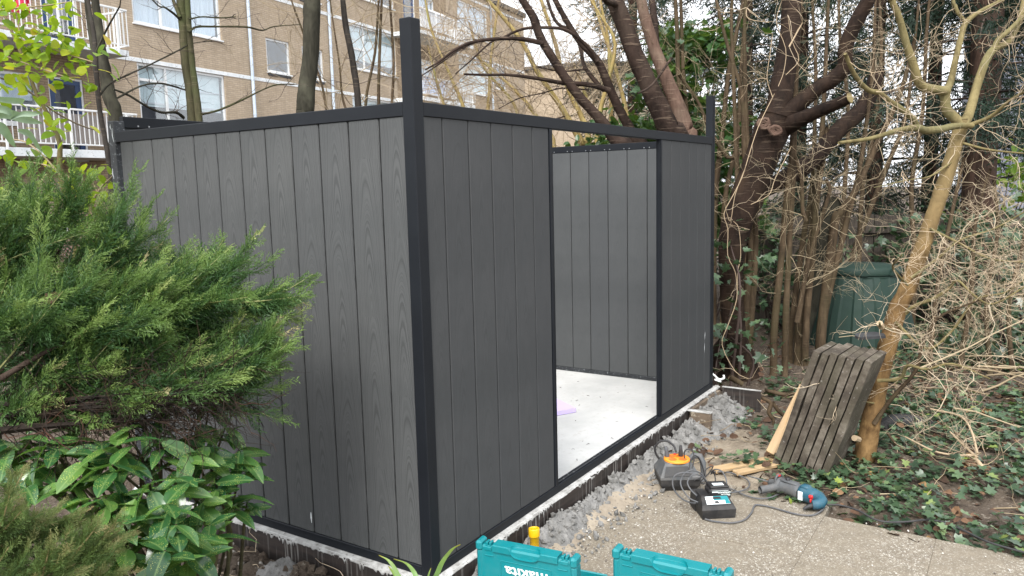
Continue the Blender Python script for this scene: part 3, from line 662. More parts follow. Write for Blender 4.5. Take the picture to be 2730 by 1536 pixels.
for (s0,s1,z0,z1,kd) in wins:
    if kd=='big': v1=s0+.98; fm_=frame(s0,s1,z0,z1,(v1,),((s0+.075,v1-.04,z0+.78 if z0>5 else z0+1.25),)); bars=(s0,v1,s1)
    else: fm_=frame(s0,s1,z0,z1); bars=(s0,s1)
    f=fm_.build('window',M['white'],bld)
    for a,b in zip(bars[:-1],bars[1:]):
        m=MB(); m.box(a+.06,.072,z0+.06,b-.06,.078,z1-.06); m.build('pane',M['glass'],f)
    m=MB(); m.box(s0-.03,-.055,z0-.045,s1+.03,.11,z0-.002,.004); m.build('sill',M['white'] if kd!='small' else M['band'],f)
    if kd=='small': m=MB(); m.box(s0+.02,-.03,z0-.12,s1-.02,.0,z0-.05,.003); m.build('vent',M['alu_worn'],f)
    if kd=='big':
        if z0>5 and s0<5: pleat(s0+.08,s1-.08,z0+.03,z1-.05,.17,16,.03,M['curtain'],f)
        elif s0<5:
            pleat(s0+.08,s1-.08,z0+.55,z1-.05,.17,3,.004,M['blind'],f,'blind')
            for z in (z0+.62,z0+1.1): m=MB(); m.box(s0+.1,.145,z,s1-.1,.16,z+.05); m.build('blind_rail',M['white'],f)
        else: pleat(s0+.08,s1-.08,z0+.03+rng.uniform(0,.5),z1-.05,.17,7,.02,M['blind'] if rng.random()<.6 else M['curtain'],f)
    elif kd=='bal': pleat(s0+.08,s1-.08,z0+.6,z1-.05,.17,5,.01,M['curtain'],f)
for (s0,s1,z0,z1) in doors:
    d=frame(s0,s1,z0,z1,w=.05,d=.08,y=.03).build('balcony_door',M['white'],bld)
    m=MB(); a,b=s0+.052,s1-.052
    m.box(a,.05,z0+.052,b,.09,z0+.30,.003); m.box(a,.05,z1-.16,b,.09,z1-.052,.003); m.box(a,.05,z0+.301,a+.14,.09,z1-.161,.003); m.box(b-.14,.05,z0+.301,b,.09,z1-.161,.003); m.build('door_leaf',M['bluepaint'],d)
    m=MB(); m.box(a+.141,.066,z0+.301,b-.141,.072,z1-.161); m.build('pane',M['glass'],d)
# balconies
def balcony(s0,s1,zt,out,screen=None,seg=None,th=.16,zr=None):
    m=MB(); m.box(s0,-out,zt-th,s1,-.017,zt,.006); b=m.build('balcony',M['band'],bld)
    m=MB(); m.box(s0+.03,-out+.03,zt-th-.004,s1-.03,-.02,zt-th-.0005); m.build('soffit',M['soffit'],b)
    zr=zr or zt+1.0; r=MB()
    r.box(s0,-out-.03,zr-.045,s1+.02,-out+.025,zr,.006); r.box(s0,-out-.012,zt+.10,s1+.02,-out+.008,zt+.135,.004)
    r.box(s1-.03,-out+.026,zr-.045,s1+.02,-.02,zr,.006); r.box(s1-.015,-out+.009,zt+.10,s1+.01,-.02,zt+.135,.004)
    r.build('handrail',M['white'],b)
    bm=MB(); bm.box(-.009,-.009,zt+.1355,.009,.009,zr-.0455); bme=bm.mesh('baluster',M['white'])
    n=int((s1-s0)/.125)
    for i in range(n+1): link('baluster',bme,b,(s1-i*.125,-out-.002,0))
    for i in range(1,int(out/.125)): link('baluster',bme,b,(s1,-out+i*.125,0))
    pm=MB(); pm.box(-.02,-.02,zt-.10,.02,.02,zr-.05); pme=pm.mesh('post',M['white'])
    for s_ in np.arange(s1-.32,s0,-1.55): link('post',pme,b,(s_,-out-.036,0))
    for (a,c,z0,z1,mat,nm) in (screen or []):
        pleat(a,c,z0,z1,-out+.05,max(3,int((c-a)/.16)),.012,mat,b,nm)
    return b
balcony(-9.,-1.0,5.21,1.2,th=.14)
balcony(-9.,-.95,2.68,1.2,[(-4.05,-1.05,2.83,3.52,M['screen'],'reed_screen')],th=.19,zr=3.64)
balcony(12.95,17.6,8.05,1.4,[(13.0,15.2,8.2,8.98,M['sheet_white'],'privacy_sheet')],zr=8.9)
balcony(12.95,17.6,5.36,1.4,[(13.0,14.9,5.5,6.2,M['sheet_blue'],'privacy_sheet')],zr=6.22)
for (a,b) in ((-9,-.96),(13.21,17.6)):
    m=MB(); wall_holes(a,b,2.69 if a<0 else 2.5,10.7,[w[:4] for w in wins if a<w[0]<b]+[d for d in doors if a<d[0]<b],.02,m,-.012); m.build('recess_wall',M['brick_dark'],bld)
# rain pipes
for s_ in (4.58,8.73,22.2):
    m=MB(); m.tube([(s_,-.07,-.5),(s_,-.07,4),(s_,-.07,8),(s_,-.07,11.0)],.052,10); dp=m.build('rain_pipe',M['zinc'],bld,True)
    m=MB()
    for z in (2,4.1,6.9,9.6): m.lathe([(.054,-.02),(.06,-.02),(.06,.02),(.054,.02)],10,xf((s_,-.07,z)))
    m.build('pipe_collar',M['zinc'],dp)
def facade_item(name,label,cat,s_,y,z,group=None): 
    c=math.cos(bld.rotation_euler.z); q=math.sin(bld.rotation_euler.z)
    return thing(name,label,cat,(bld.location.x+c*s_-q*y,bld.location.y+q*s_+c*y,z),bld.rotation_euler.z,group)
co=facade_item('red_coat','red coat hung up behind the white railing of the upper balcony','coat',-3.6,-1.0,5.7)
m=MB(); V=[];rr=np.linspace(0,1,9)
for t in rr: V.append((.10+.10*t+.015*math.sin(t*9),.62-.62*t))
m.lathe([(a*.9,z) for a,z in V]+[(0,0)],14); m.lathe([(.09,.60),(.05,.68),(.0,.70)],10)
m.build('coat_body',M['redcloth'],co,True)
for sg in(-1,1):
    m=MB(); m.tube([(sg*.09,0,.60),(sg*.17,-.02,.42),(sg*.19,-.03,.22)],[.055,.05,.045],8); m.build('sleeve',M['redcloth'],co,True)

# second, lower block farther right
bl2=thing('apartment_building','farther lower brick block half hidden behind yellow branches','building',(44.208,20.353,0),0.13804)
w2=[(2+5*i,4.6+5*i,1.6+2.75*f,3.1+2.75*f) for i in range(5) for f in range(3)]
mb=MB(); wall_holes(0,26,-.6,9.2,w2,.1,mb); mb.build('wall',M['brick'],bl2)
mb=MB(); mb.box(-.02,0,-.6,0,9,9.2); mb.box(26,0,-.6,26.02,9,9.2); mb.box(0,9,-.6,26,9.02,9.2); mb.build('side_wall',M['brick'],bl2)
mb=MB(); mb.box(-.15,-.15,9.2,26.15,9.1,9.45); mb.build('roof',M['roofing'],bl2)
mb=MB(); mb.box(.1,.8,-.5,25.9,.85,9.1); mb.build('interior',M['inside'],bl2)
for (a,b,c,d) in w2:
    f=frame(a,b,c,d,((a+b)/2,)).build('window',M['white'],bl2); m=MB(); m.box(a+.06,.072,c+.06,b-.06,.078,d-.06); m.build('pane',M['glass'],f)
    pleat(a+.08,b-.08,c+.4,d-.05,.3,5,.02,M['blind'],f)
# pale clad house at the far right
P0=(26.933,-1.426,5.49)
hs_=thing('clad_house','blue-grey clapboard house wall showing through the branches at the upper right','house',(P0[0],P0[1],-.3),RAD(-80))
bd=MB(); bd.box(-2.6,0,0,2.6,.03,.19,.004); bme=bd.mesh('clapboard',M['cladding'])
for k in range(46): link('clapboard',bme,hs_,(1.98,.0,.2*k),(RAD(3),0,0))
m=MB(); m.box(-.6,.04,0,4.56,6,9.2); m.build('wall',M['cladding'],hs_)
m=MB(); m.prism([(-.3,9.2),(6.3,9.2),(3,11.5)],-.8,4.8,np.array(Matrix(((0,0,1,0),(1,0,0,0),(0,1,0,0),(0,0,0,1))))); m.build('roof',M['roofing'],hs_)
m=frame(1.6,2.8,6.2,7.6,y=-.09).build('window',M['white'],hs_); q=MB(); q.box(1.66,-.06,6.26,2.74,-.055,7.54); q.build('pane',M['glass'],m)

# ------------------------------------------------------------------ vegetation
def at(base): return (-base[0],-base[1],-base[2])
def wood(root, base, name, P, mat, n=9, m=4, rough=.02, seed=1, ends=None):
    mb=MB(); limb(mb,P,n,m,rough,np.random.default_rng(seed)); return mb.build(name,mat,root,True,at(base))
def twigs_on(root, base, specs, mat, seed, name='twigs', sides=3):
    rng=np.random.default_rng(seed); mb=MB()
    for (P,cnt,L,r,lvl,kids,wob,lift,sp,rn) in specs:
        S=smooth_pl(P,4); 
        for k in range(cnt):
            i=rng.integers(max(1,int(len(S)*.15)),len(S)-1); d=unit(unit(S[i,:3]-S[i-1,:3])*.5+rng.standard_normal(3)*sp)
            grow(mb,rng,S[i,:3],d,L*rng.uniform(.5,1.2),r,lvl,kids,wob,lift,.9,rn,sides)
    o=mb.build(name,mat,root,True,at(base)); return tag(o,kind='stuff')

# leaf shapes --------------------------------------------------------
def fan(pts, fold=.0, c=(.4,0,0)):
    P=np.array(pts,float); V=[c]+[(x,y,abs(y)*fold) for x,y in P]; n=len(P)
    return np.array(V,float),None,[(0,1+i,1+(i+1)%n) for i in range(n)]
_h=[(1,0),(.62,.16),(.60,.48),(.32,.30),(.06,.52),(-.10,.20)]
IVY=fan(_h+[(-.0,0)]+[(x,-y) for x,y in _h[:0:-1]],.18,(.32,0,-.02))
_o=[(1,0),(.85,.17),(.62,.30),(.35,.33),(.12,.22),(0,0)]
OVAL=fan(_o+[(x,-y) for x,y in _o[-2:0:-1]],.2,(.5,0,.0))
DEAD=fan([(1,.05),(.8,.25),(.55,.28),(.3,.36),(.05,.15),(0,0),(.1,-.2),(.4,-.3),(.75,-.2)],.5,(.45,0,.08))
def spray_template(rng, n=14, droop=0.):
    mb=MB(); t=np.linspace(0,1,6); st=np.stack([t,.05*np.sin(t*3),-.0+.06*t*t-droop*t*t],-1)
    def blade(p,d,L,w):
        d=unit(d); s=unit(np.cross(d,rng.standard_normal(3)))*w; q=p+d*L*.45
        mb.add([p,q+s,p+d*L,q-s],[(0,1,2,3)])
    for i in range(5): blade(st[i],st[i+1]-st[i],.24,.013)
    for k in range(n):
        f=.06+.94*(k+.5)/n; p=np.array([np.interp(f,t,st[:,j]) for j in range(3)]); sg=1 if k%2 else -1
        d=unit(np.array([1.0,sg*rng.uniform(.5,1.0),rng.normal()*.35-droop*.7])); L=(.40-.24*f)*rng.uniform(.7,1.2)+.05
        blade(p,d,L,.015)
        for j in range(5):
            q=p+d*L*(.15+.17*j); s2=1 if j%2 else -1
            dd=unit(d+np.array([.1,s2*rng.uniform(.4,.9),rng.normal()*.4])); blade(q,dd,L*rng.uniform(.32,.5),.015)
    V=np.concatenate(mb.v); Q=np.concatenate(mb.q); return V,Q,None
_r=np.random.default_rng(77)
SPRAY=[spray_template(_r) for _ in range(4)]; DROOP=[spray_template(_r,10,.45) for _ in range(3)]

# trees left of the shed, in front of the apartments
def tree(name,label,base,trunk,mat,limbs=(),twigs=(),tmat='twig_dark',group=None,seed=1,n=10,cat='tree'):
    r=thing(name,label,cat,base,0,group); wood(r,base,'trunk',trunk,M[mat],n,4,.03,seed)
    for i,L in enumerate(limbs): wood(r,base,'limb',L,M[mat],7,4,.03,seed+i+1)
    if twigs: twigs_on(r,base,twigs,M[tmat],seed+50)
    return r
B1=(1.216,3.912,-0.17)
tk=[(B1[0],B1[1],B1[2]-.1,.13)]+[(1.132,3.893,1.03,0.095),(1.204,3.95,1.744,0.069),(1.242,3.99,2.155,0.052),(1.233,4.035,2.288,0.052),(1.24,4.068,2.474,0.045),(1.243,4.107,2.66,0.037),(1.255,4.136,2.861,0.032),(1.263,4.163,3.032,0.029),(1.278,4.182,3.204,0.026),(1.346,4.216,3.9,0.021),(1.484,4.208,4.696,0.014),(1.685,4.149,5.492,0.006)]
b1=[(0.874,3.55,1.024,0.019),(0.901,3.555,1.224,0.017),(0.919,3.577,1.437,0.017),(0.934,3.591,1.597,0.017),(0.942,3.623,1.782,0.017),(0.948,3.651,1.937,0.017),(0.949,3.677,2.057,0.017),(0.957,3.709,2.242,0.017),(0.983,3.74,2.546,0.016),(0.995,3.759,2.703,0.015),(0.999,3.794,2.88,0.013),(1.013,3.811,3.04,0.012),(1.081,3.846,3.736,0.01),(1.218,3.838,4.532,0.007),(1.42,3.778,5.328,0.003)]
b1b=[(1.193,4.11,2.347,0.019),(1.209,4.16,2.662,0.019),(1.218,4.194,2.862,0.02),(1.229,4.217,3.034,0.019),(1.238,4.23,3.148,0.017),(1.304,4.268,3.845,0.014),(1.439,4.264,4.64,0.009),(1.638,4.208,5.436,0.004)]
br=[[(0.985,3.74,2.556,0.008),(0.992,3.58,2.706,0.007),(0.994,3.42,2.824,0.005),(0.947,3.314,2.853,0.004),(0.73,2.747,3.216,0.003),(0.542,2.051,3.631,0.002),(0.418,1.304,4.046,0.002)],[(0.96,3.705,2.247,0.008),(1.081,3.758,2.35,0.007),(1.237,3.755,2.435,0.007),(1.396,3.746,2.517,0.006),(1.611,3.662,2.649,0.006),(1.741,3.694,2.716,0.004),(1.911,3.658,2.758,0.003)],[(1.205,3.889,2.268,0.008),(1.398,3.894,2.372,0.007),(1.571,3.916,2.416,0.007),(1.724,3.957,2.413,0.008),(1.877,3.994,2.394,0.006)],[(1.199,3.913,2.336,0.007),(1.317,3.908,2.298,0.009),(1.438,3.89,2.227,0.009),(1.559,3.879,2.185,0.01),(1.683,3.876,2.193,0.012),(1.775,3.911,2.159,0.014)]]
tree('bare_tree','dark leafless tree with tapering trunk behind the scratched rear post of the shed',B1,tk,'bark_mottled',[b1b]+br,[(br[1],9,.28,.003,1,3,.4,.2,.8,.5),(br[2],8,.25,.003,1,3,.4,.2,.8,.5),(br[3],8,.3,.003,1,3,.4,.2,.8,.5),(b1b,6,.3,.003,1,3,.5,.2,.9,.5)],group='leafless trees between shed and apartments',seed=2)
B1b=(0.941,3.594,-0.17)
tree('bare_tree','slender dark sapling curving up just left of the scratched rear post',B1b,[(B1b[0],B1b[1],B1b[2]-.05,.022)]+b1,'bark_dark',[],[(b1,5,.35,.003,1,3,.4,.3,.8,.5)],group='leafless trees between shed and apartments',seed=5,n=8)
B2=(1.638,3.631,-0.17)
tA=[(B2[0],B2[1],B2[2]-.1,.06)]+[(1.638,3.618,1.589,0.045),(1.685,3.669,2.117,0.04),(1.703,3.698,2.354,0.037),(1.711,3.733,2.558,0.037),(1.728,3.756,2.762,0.037),(1.75,3.793,3.066,0.036),(1.767,3.809,3.243,0.034),(1.84,3.837,3.94,0.027),(1.983,3.82,4.736,0.019),(2.19,3.753,5.532,0.009)]
tB=[(B2[0]+.05,B2[1]-.05,B2[2]-.1,.045)]+[(1.64,3.522,1.587,0.031),(1.681,3.582,2.111,0.028),(1.692,3.608,2.293,0.027),(1.704,3.645,2.528,0.024),(1.723,3.68,2.8,0.022),(1.745,3.705,3.052,0.021),(1.763,3.719,3.228,0.019),(1.841,3.739,3.925,0.015),(1.989,3.714,4.721,0.011),(2.202,3.639,5.518,0.005)]
br=[[(1.663,3.702,2.89,0.01),(1.534,3.595,2.902,0.009),(1.399,3.494,2.906,0.007),(1.252,3.416,2.922,0.005),(0.711,3.096,3.207,0.004),(0.154,2.683,3.532,0.003),(-0.34,2.219,3.857,0.002)],[(1.698,3.648,2.889,0.007),(1.867,3.709,2.944,0.006),(2.056,3.732,2.969,0.006),(2.241,3.766,3.013,0.005)],[(1.686,3.643,2.79,0.009),(1.802,3.695,2.854,0.009),(1.947,3.693,2.879,0.008),(2.174,3.564,2.894,0.008),(2.327,3.542,2.887,0.006),(2.467,3.556,2.941,0.005),(2.679,3.455,2.979,0.003)],[(1.666,3.523,2.152,0.009),(1.838,3.528,2.199,0.009),(2.056,3.477,2.303,0.008),(2.23,3.487,2.382,0.006),(2.404,3.492,2.444,0.006),(2.598,3.457,2.462,0.003)],[(1.697,3.748,2.919,0.015),(1.691,3.771,2.981,0.015),(1.684,3.799,3.055,0.013),(1.689,3.814,3.143,0.012),(1.738,3.877,3.838,0.009),(1.854,3.901,4.632,0.006),(2.034,3.874,5.425,0.003)]]
tree('bare_tree','twin stemmed green-grey leafless tree in front of the wide apartment windows',B2,tA,'bark_green',[tB]+br,[(q,7,.22,.0028,1,3,.45,.3,.8,.4) for q in br[:4]],group='leafless trees between shed and apartments',seed=8)
B3=(2.66,3.538,-0.17)
tree('bare_tree','thickest leafless trunk with pale flecks, left of the tall corner post',B3,[(B3[0],B3[1],B3[2]-.1,.19)]+[(2.657,3.526,1.573,0.084),(2.737,3.545,2.172,0.081),(2.75,3.543,2.248,0.079),(2.778,3.543,2.435,0.076),(2.823,3.529,2.664,0.072),(2.858,3.529,2.893,0.074),(2.887,3.538,3.119,0.077),(2.905,3.538,3.236,0.071),(2.933,3.542,3.435,0.067),(3.029,3.533,4.132,0.054),(3.199,3.476,4.927,0.037),(3.433,3.366,5.723,0.017)],'bark_mottled',[],[],group='leafless trees between shed and apartments',seed=12,n=16)
B4=(3.239,3.385,-0.17)
l4=[(3.246,3.358,1.562,0.039),(3.316,3.435,2.341,0.032),(3.333,3.48,2.644,0.03),(3.339,3.516,2.839,0.03),(3.342,3.57,3.083,0.028),(3.356,3.606,3.326,0.025),(3.375,3.625,3.538,0.023),(3.448,3.653,4.234,0.018),(3.591,3.636,5.031,0.013),(3.799,3.569,5.827,0.006)]
tree('bare_tree','slim dark leafless trunk leaning left beside the tall corner post',B4,[(B4[0],B4[1],B4[2]-.1,.06)]+l4,'bark_dark',[],[(l4,10,.5,.0032,1,4,.5,.3,.8,.4)],group='leafless trees between shed and apartments',seed=14)

# leaning trees behind the shed's far end
B5=(4.852,1.263,-0.17)
t5=[(4.845,1.299,1.679,0.069),(4.746,1.441,1.949,0.062),(4.666,1.529,2.11,0.056),(4.59,1.597,2.22,0.05),(4.497,1.7,2.365,0.046),(4.41,1.803,2.547,0.044),(4.331,1.893,2.726,0.042),(4.257,1.976,2.914,0.04),(4.207,2.023,3.098,0.038),(4.137,2.091,3.247,0.035),(4.089,2.13,3.41,0.031),(3.968,2.227,4.085,0.025),(3.89,2.289,4.856,0.017),(3.876,2.301,5.627,0.008)]
br=[[(4.241,1.951,2.857,0.025),(4.044,2.042,2.875,0.021),(3.847,2.127,2.864,0.017),(3.618,2.253,2.824,0.015),(3.422,2.321,2.748,0.013),(3.219,2.384,2.61,0.01),(3.056,2.4,2.531,0.006)],[(3.914,2.461,2.89,0.011),(3.639,2.486,2.772,0.009),(3.389,2.47,2.642,0.007),(3.105,2.499,2.487,0.005)],[(4.273,1.741,2.175,0.007),(4.028,1.822,2.099,0.007),(3.766,1.905,1.925,0.003)]]
tree('leaning_tree','leaning red-brown trunk with an arching side branch, first above the doorway lintel',B5,[(B5[0],B5[1],B5[2]-.1,.1)]+t5,'bark_cherry2',br,[(br[0],16,.5,.003,1,4,.4,-.1,.7,.3),(t5,14,.6,.0035,1,4,.5,.1,.8,.3)],group='leaning trees behind the shed',seed=20)
B6=(5.498,1.379,-0.17)
t6=[(5.491,1.417,1.688,0.067),(5.406,1.548,2.001,0.059),(5.354,1.583,2.124,0.053),(5.287,1.653,2.296,0.048),(5.227,1.712,2.466,0.046),(5.173,1.756,2.619,0.044),(5.113,1.814,2.786,0.04),(5.001,1.958,2.98,0.034),(4.922,2.046,3.155,0.03),(4.844,2.145,3.381,0.026),(4.79,2.188,3.522,0.022),(4.629,2.315,4.181,0.018),(4.506,2.412,4.934,0.012),(4.447,2.457,5.688,0.006)]
br=[[(5.085,1.673,2.477,0.03),(4.866,1.805,2.524,0.026),(4.624,1.964,2.533,0.022),(4.389,2.117,2.567,0.018),(4.149,2.276,2.589,0.014),(3.924,2.402,2.578,0.012),(3.729,2.485,2.572,0.01)],[(5.057,1.786,2.776,0.023),(4.95,1.844,2.908,0.019),(4.794,1.978,3.051,0.017),(4.626,2.103,3.074,0.015),(4.421,2.274,3.05,0.013),(4.244,2.387,2.961,0.011),(4.107,2.444,2.9,0.009),(3.923,2.547,2.723,0.007),(3.767,2.616,2.592,0.005)],[(5.151,1.76,2.494,0.027),(5.159,1.823,2.545,0.025),(5.132,1.971,2.741,0.021),(5.162,2.032,2.932,0.019),(5.173,2.122,3.125,0.018),(5.124,2.281,3.217,0.018),(5.126,2.399,3.468,0.016),(5.154,2.604,4.131,0.013),(5.245,2.79,4.889,0.009),(5.401,2.925,5.647,0.004)],[(4.991,1.868,2.693,0.009),(4.533,1.911,2.629,0.007),(4.097,1.932,2.625,0.005)],[(4.975,1.845,2.486,0.008),(4.743,2.019,2.498,0.007),(4.526,2.152,2.436,0.006),(4.324,2.266,2.386,0.005),(4.118,2.373,2.28,0.004)]]
tree('leaning_tree','second leaning brown trunk with long level branches reaching left over the shed',B6,[(B6[0],B6[1],B6[2]-.1,.1)]+t6,'bark_cherry2',br,[(q,12,.45,.003,1,4,.45,0,.8,.3) for q in br],group='leaning trees behind the shed',seed=26)
B7=(5.303,0.937,-0.17)
t7=[(5.3,0.995,1.783,0.12),(5.213,1.088,2.061,0.111),(5.13,1.164,2.286,0.1),(5.043,1.249,2.533,0.09),(4.958,1.332,2.777,0.084),(4.884,1.403,3.041,0.083),(4.805,1.474,3.277,0.079),(4.741,1.505,3.441,0.075),(4.578,1.576,4.109,0.06),(4.451,1.609,4.873,0.041),(4.389,1.591,5.637,0.019)]
t7b=[(5.438,0.969,1.785,0.106),(5.453,1.003,2.03,0.095),(5.437,1.097,2.329,0.08),(5.416,1.185,2.564,0.068),(5.387,1.298,2.852,0.063),(5.371,1.399,3.178,0.057),(5.372,1.444,3.374,0.053),(5.38,1.467,3.525,0.049),(5.431,1.527,4.22,0.039),(5.55,1.548,5.014,0.027),(5.733,1.517,5.809,0.012)]
br=[[(4.75,1.441,3.228,0.035),(4.323,1.349,3.189,0.027),(3.685,1.186,3.366,0.021),(3.017,0.952,3.568,0.015),(2.412,0.667,3.77,0.007)],[(5.392,1.284,2.826,0.034),(5.509,1.36,3.132,0.038),(5.624,1.437,3.418,0.035),(5.734,1.495,3.598,0.031),(6.028,1.62,4.228,0.025),(6.425,1.714,4.947,0.017),(6.885,1.756,5.667,0.008)],[(5.27,1.084,2.753,0.013),(4.803,1.085,2.457,0.011),(4.384,1.053,2.333,0.008)]]
tree('leaning_tree','thick double trunk of banded grey and reddish bark leaning left behind the shed',B7,[(B7[0],B7[1],B7[2]-.1,.2)]+t7,'bark_cherry2',[],[(t7b,14,.6,.003,2,3,.5,.1,.9,.5)],'twig_tan',group='leaning trees behind the shed',seed=33,n=14)
r7=[o for o in bpy.data.objects if o.get('label','').startswith('thick double')][0]
wood(r7,B7,'trunk',[(B7[0],B7[1],B7[2]-.1,.16)]+t7b,M['bark_reddish'],12,4,.03,35)
for q in br: wood(r7,B7,'limb',q,M['bark_cherry2'],7,4,.03,36)

# the big cherry
B9=(4.455,0.203,-0.17)
t9=[(B9[0],B9[1],B9[2]-.1,.30),(B9[0],B9[1],B9[2]+.1,.23)]+[(4.295,0.135,0.207,0.112),(4.314,0.157,0.528,0.099),(4.337,0.174,0.847,0.106),(4.369,0.162,1.101,0.121),(4.432,0.097,1.337,0.134),(4.495,0.033,1.572,0.138),(4.559,-0.034,1.806,0.14),(4.596,-0.077,1.962,0.146),(4.617,-0.107,2.07,0.133)]
up9=[(4.568,-0.067,1.914,0.127),(4.658,-0.103,2.088,0.111),(4.736,-0.113,2.293,0.101),(4.829,-0.129,2.57,0.092),(4.908,-0.136,2.795,0.087),(4.982,-0.122,3.078,0.081),(5.041,-0.111,3.247,0.078),(5.238,-0.098,3.925,0.063),(5.522,-0.131,4.699,0.043),(5.87,-0.216,5.474,0.02)]
l9=[[(4.625,-0.137,1.99,0.079),(4.629,-0.196,2.08,0.072),(4.673,-0.311,2.194,0.066),(4.711,-0.423,2.282,0.062),(4.749,-0.536,2.357,0.062),(4.762,-0.61,2.448,0.06),(4.738,-0.616,2.578,0.058),(4.744,-0.664,2.726,0.058),(4.762,-0.733,2.869,0.057),(4.759,-0.78,2.957,0.054),(4.749,-0.811,3.08,0.051),(4.735,-0.956,3.767,0.04),(4.778,-1.169,4.553,0.028),(4.885,-1.434,5.339,0.013)],[(4.63,-0.152,1.959,0.079),(4.566,-0.273,2.009,0.068),(4.518,-0.419,2.06,0.055),(4.475,-0.572,2.108,0.048),(4.425,-0.716,2.154,0.041)],[(4.425,0.123,1.002,0.064),(4.592,0.112,1.361,0.068),(4.835,-0.065,1.51,0.076),(5.037,-0.191,1.608,0.077),(5.241,-0.311,1.742,0.074),(5.457,-0.43,1.954,0.075),(5.666,-0.553,2.107,0.076),(5.846,-0.629,2.274,0.07),(6.022,-0.676,2.534,0.064)],[(4.551,-0.658,2.436,0.021),(4.404,-0.802,2.432,0.014),(4.065,-0.65,2.435,0.011)]]
r9=thing('cherry_tree','big dark cherry tree with pale climbing stems, forking beside the far end of the shed','tree',B9)
wood(r9,B9,'trunk',t9,M['bark_cherry'],18,5,.035,41); wood(r9,B9,'trunk',up9,M['bark_cherry'],14,4,.03,42)
for i,q in enumerate(l9[:3]): wood(r9,B9,'limb',q,M['bark_cherry'],12,4,.03,43+i)
mb=MB(); c=np.array(l9[1][-1]); c0=np.array(l9[1][-2]); d=unit(c[:3]-c0[:3]); mb.tube([c[:3]-d*.002,c[:3]+d*.004],[c[3]*1.01,c[3]*.97],12); mb.build('cut_end',M['bark_orange'],r9,loc=at(B9))
# knots
rk=np.random.default_rng(4)
for P,R_ in (((4.366,-0.07,1.996),.048),((4.392,-0.161,1.938),.045),((4.779,-0.108,2.494),.026)):
    mb=MB()
    t=np.linspace(0,2*np.pi,14)
    for s_ in (1.,.66,.36): 
        d=np.array((0.542771,-0.839527,-0.024358)); u=np.array((0,0,1.)); mb.tube([np.array(P)+(d*np.cos(a)+u*np.sin(a)*.8)*R_*s_*(1+.12*rk.standard_normal()) for a in t],.012*s_+.004,5,False)
    mb.build('knot',M['bark_reddish'],r9,True,at(B9))

vin=[[(4.371,-0.152,2.231,0.008),(4.287,-0.073,2.022,0.008),(4.241,-0.034,1.887,0.008),(4.193,0.001,1.723,0.008),(4.145,0.037,1.558,0.008),(4.09,0.089,1.423,0.008),(4.031,0.145,1.274,0.009),(4.033,0.111,1.147,0.008),(4.007,0.103,0.941,0.008),(4.023,0.045,0.804,0.008),(4.015,0.026,0.668,0.008)],[(4.147,0.002,1.662,0.006),(4.068,0.067,1.424,0.006),(4.023,0.087,1.214,0.006),(4.013,0.124,1.305,0.006)],[(4.015,0.063,1.215,0.008),(4.032,0.022,1.154,0.006),(4.015,-0.001,0.943,0.006),(3.982,0.014,0.794,0.008),(3.953,0.009,0.585,0.008),(3.888,0.06,0.377,0.008),(3.846,0.09,0.228,0.008),(3.878,-0.009,0.016,0.008),(3.928,-0.101,-0.047,0.006)],[(4.495,-0.166,2.984,0.006),(4.449,-0.137,2.804,0.006),(4.464,-0.211,2.591,0.006),(4.434,-0.207,2.41,0.006),(4.395,-0.175,2.29,0.006)],[(4.369,-0.129,2.705,0.008),(4.334,-0.118,2.526,0.006),(4.3,-0.109,2.347,0.006),(4.307,-0.155,2.196,0.006)],[(4.289,-0.313,1.8,0.007),(4.242,-0.269,1.683,0.007),(4.184,-0.213,1.536,0.007),(4.145,-0.181,1.418,0.007),(4.058,-0.064,1.347,0.007)],[(4.176,0.028,2.898,0.01),(4.173,0.011,2.809,0.009),(4.258,-0.128,2.775,0.006)],[(4.511,-0.328,2.789,0.012),(4.453,-0.271,2.656,0.015),(4.428,-0.246,2.597,0.018)],[(4.452,-0.224,2.852,0.006),(4.447,-0.264,2.641,0.006),(4.458,-0.317,2.49,0.006),(4.386,-0.235,2.373,0.006)]]
mb=MB(); 
for q in vin: limb(mb,[(a,b,c,d*.42) for a,b,c,d in q],5,3,.0,None,.45)
rv=np.random.default_rng(6)
for k in range(26):
    q=vin[k%len(vin)]; i=rv.integers(0,len(q)); grow(mb,rv,np.array(q[i][:3]),unit(rv.standard_normal(3)+np.array([-.6,-.3,-.3])),.35,.0022,1,3,.7,-.1,1,.6)
tag(mb.build('climbing_stems',M['twig_pale'],r9,True,at(B9)),kind='stuff')

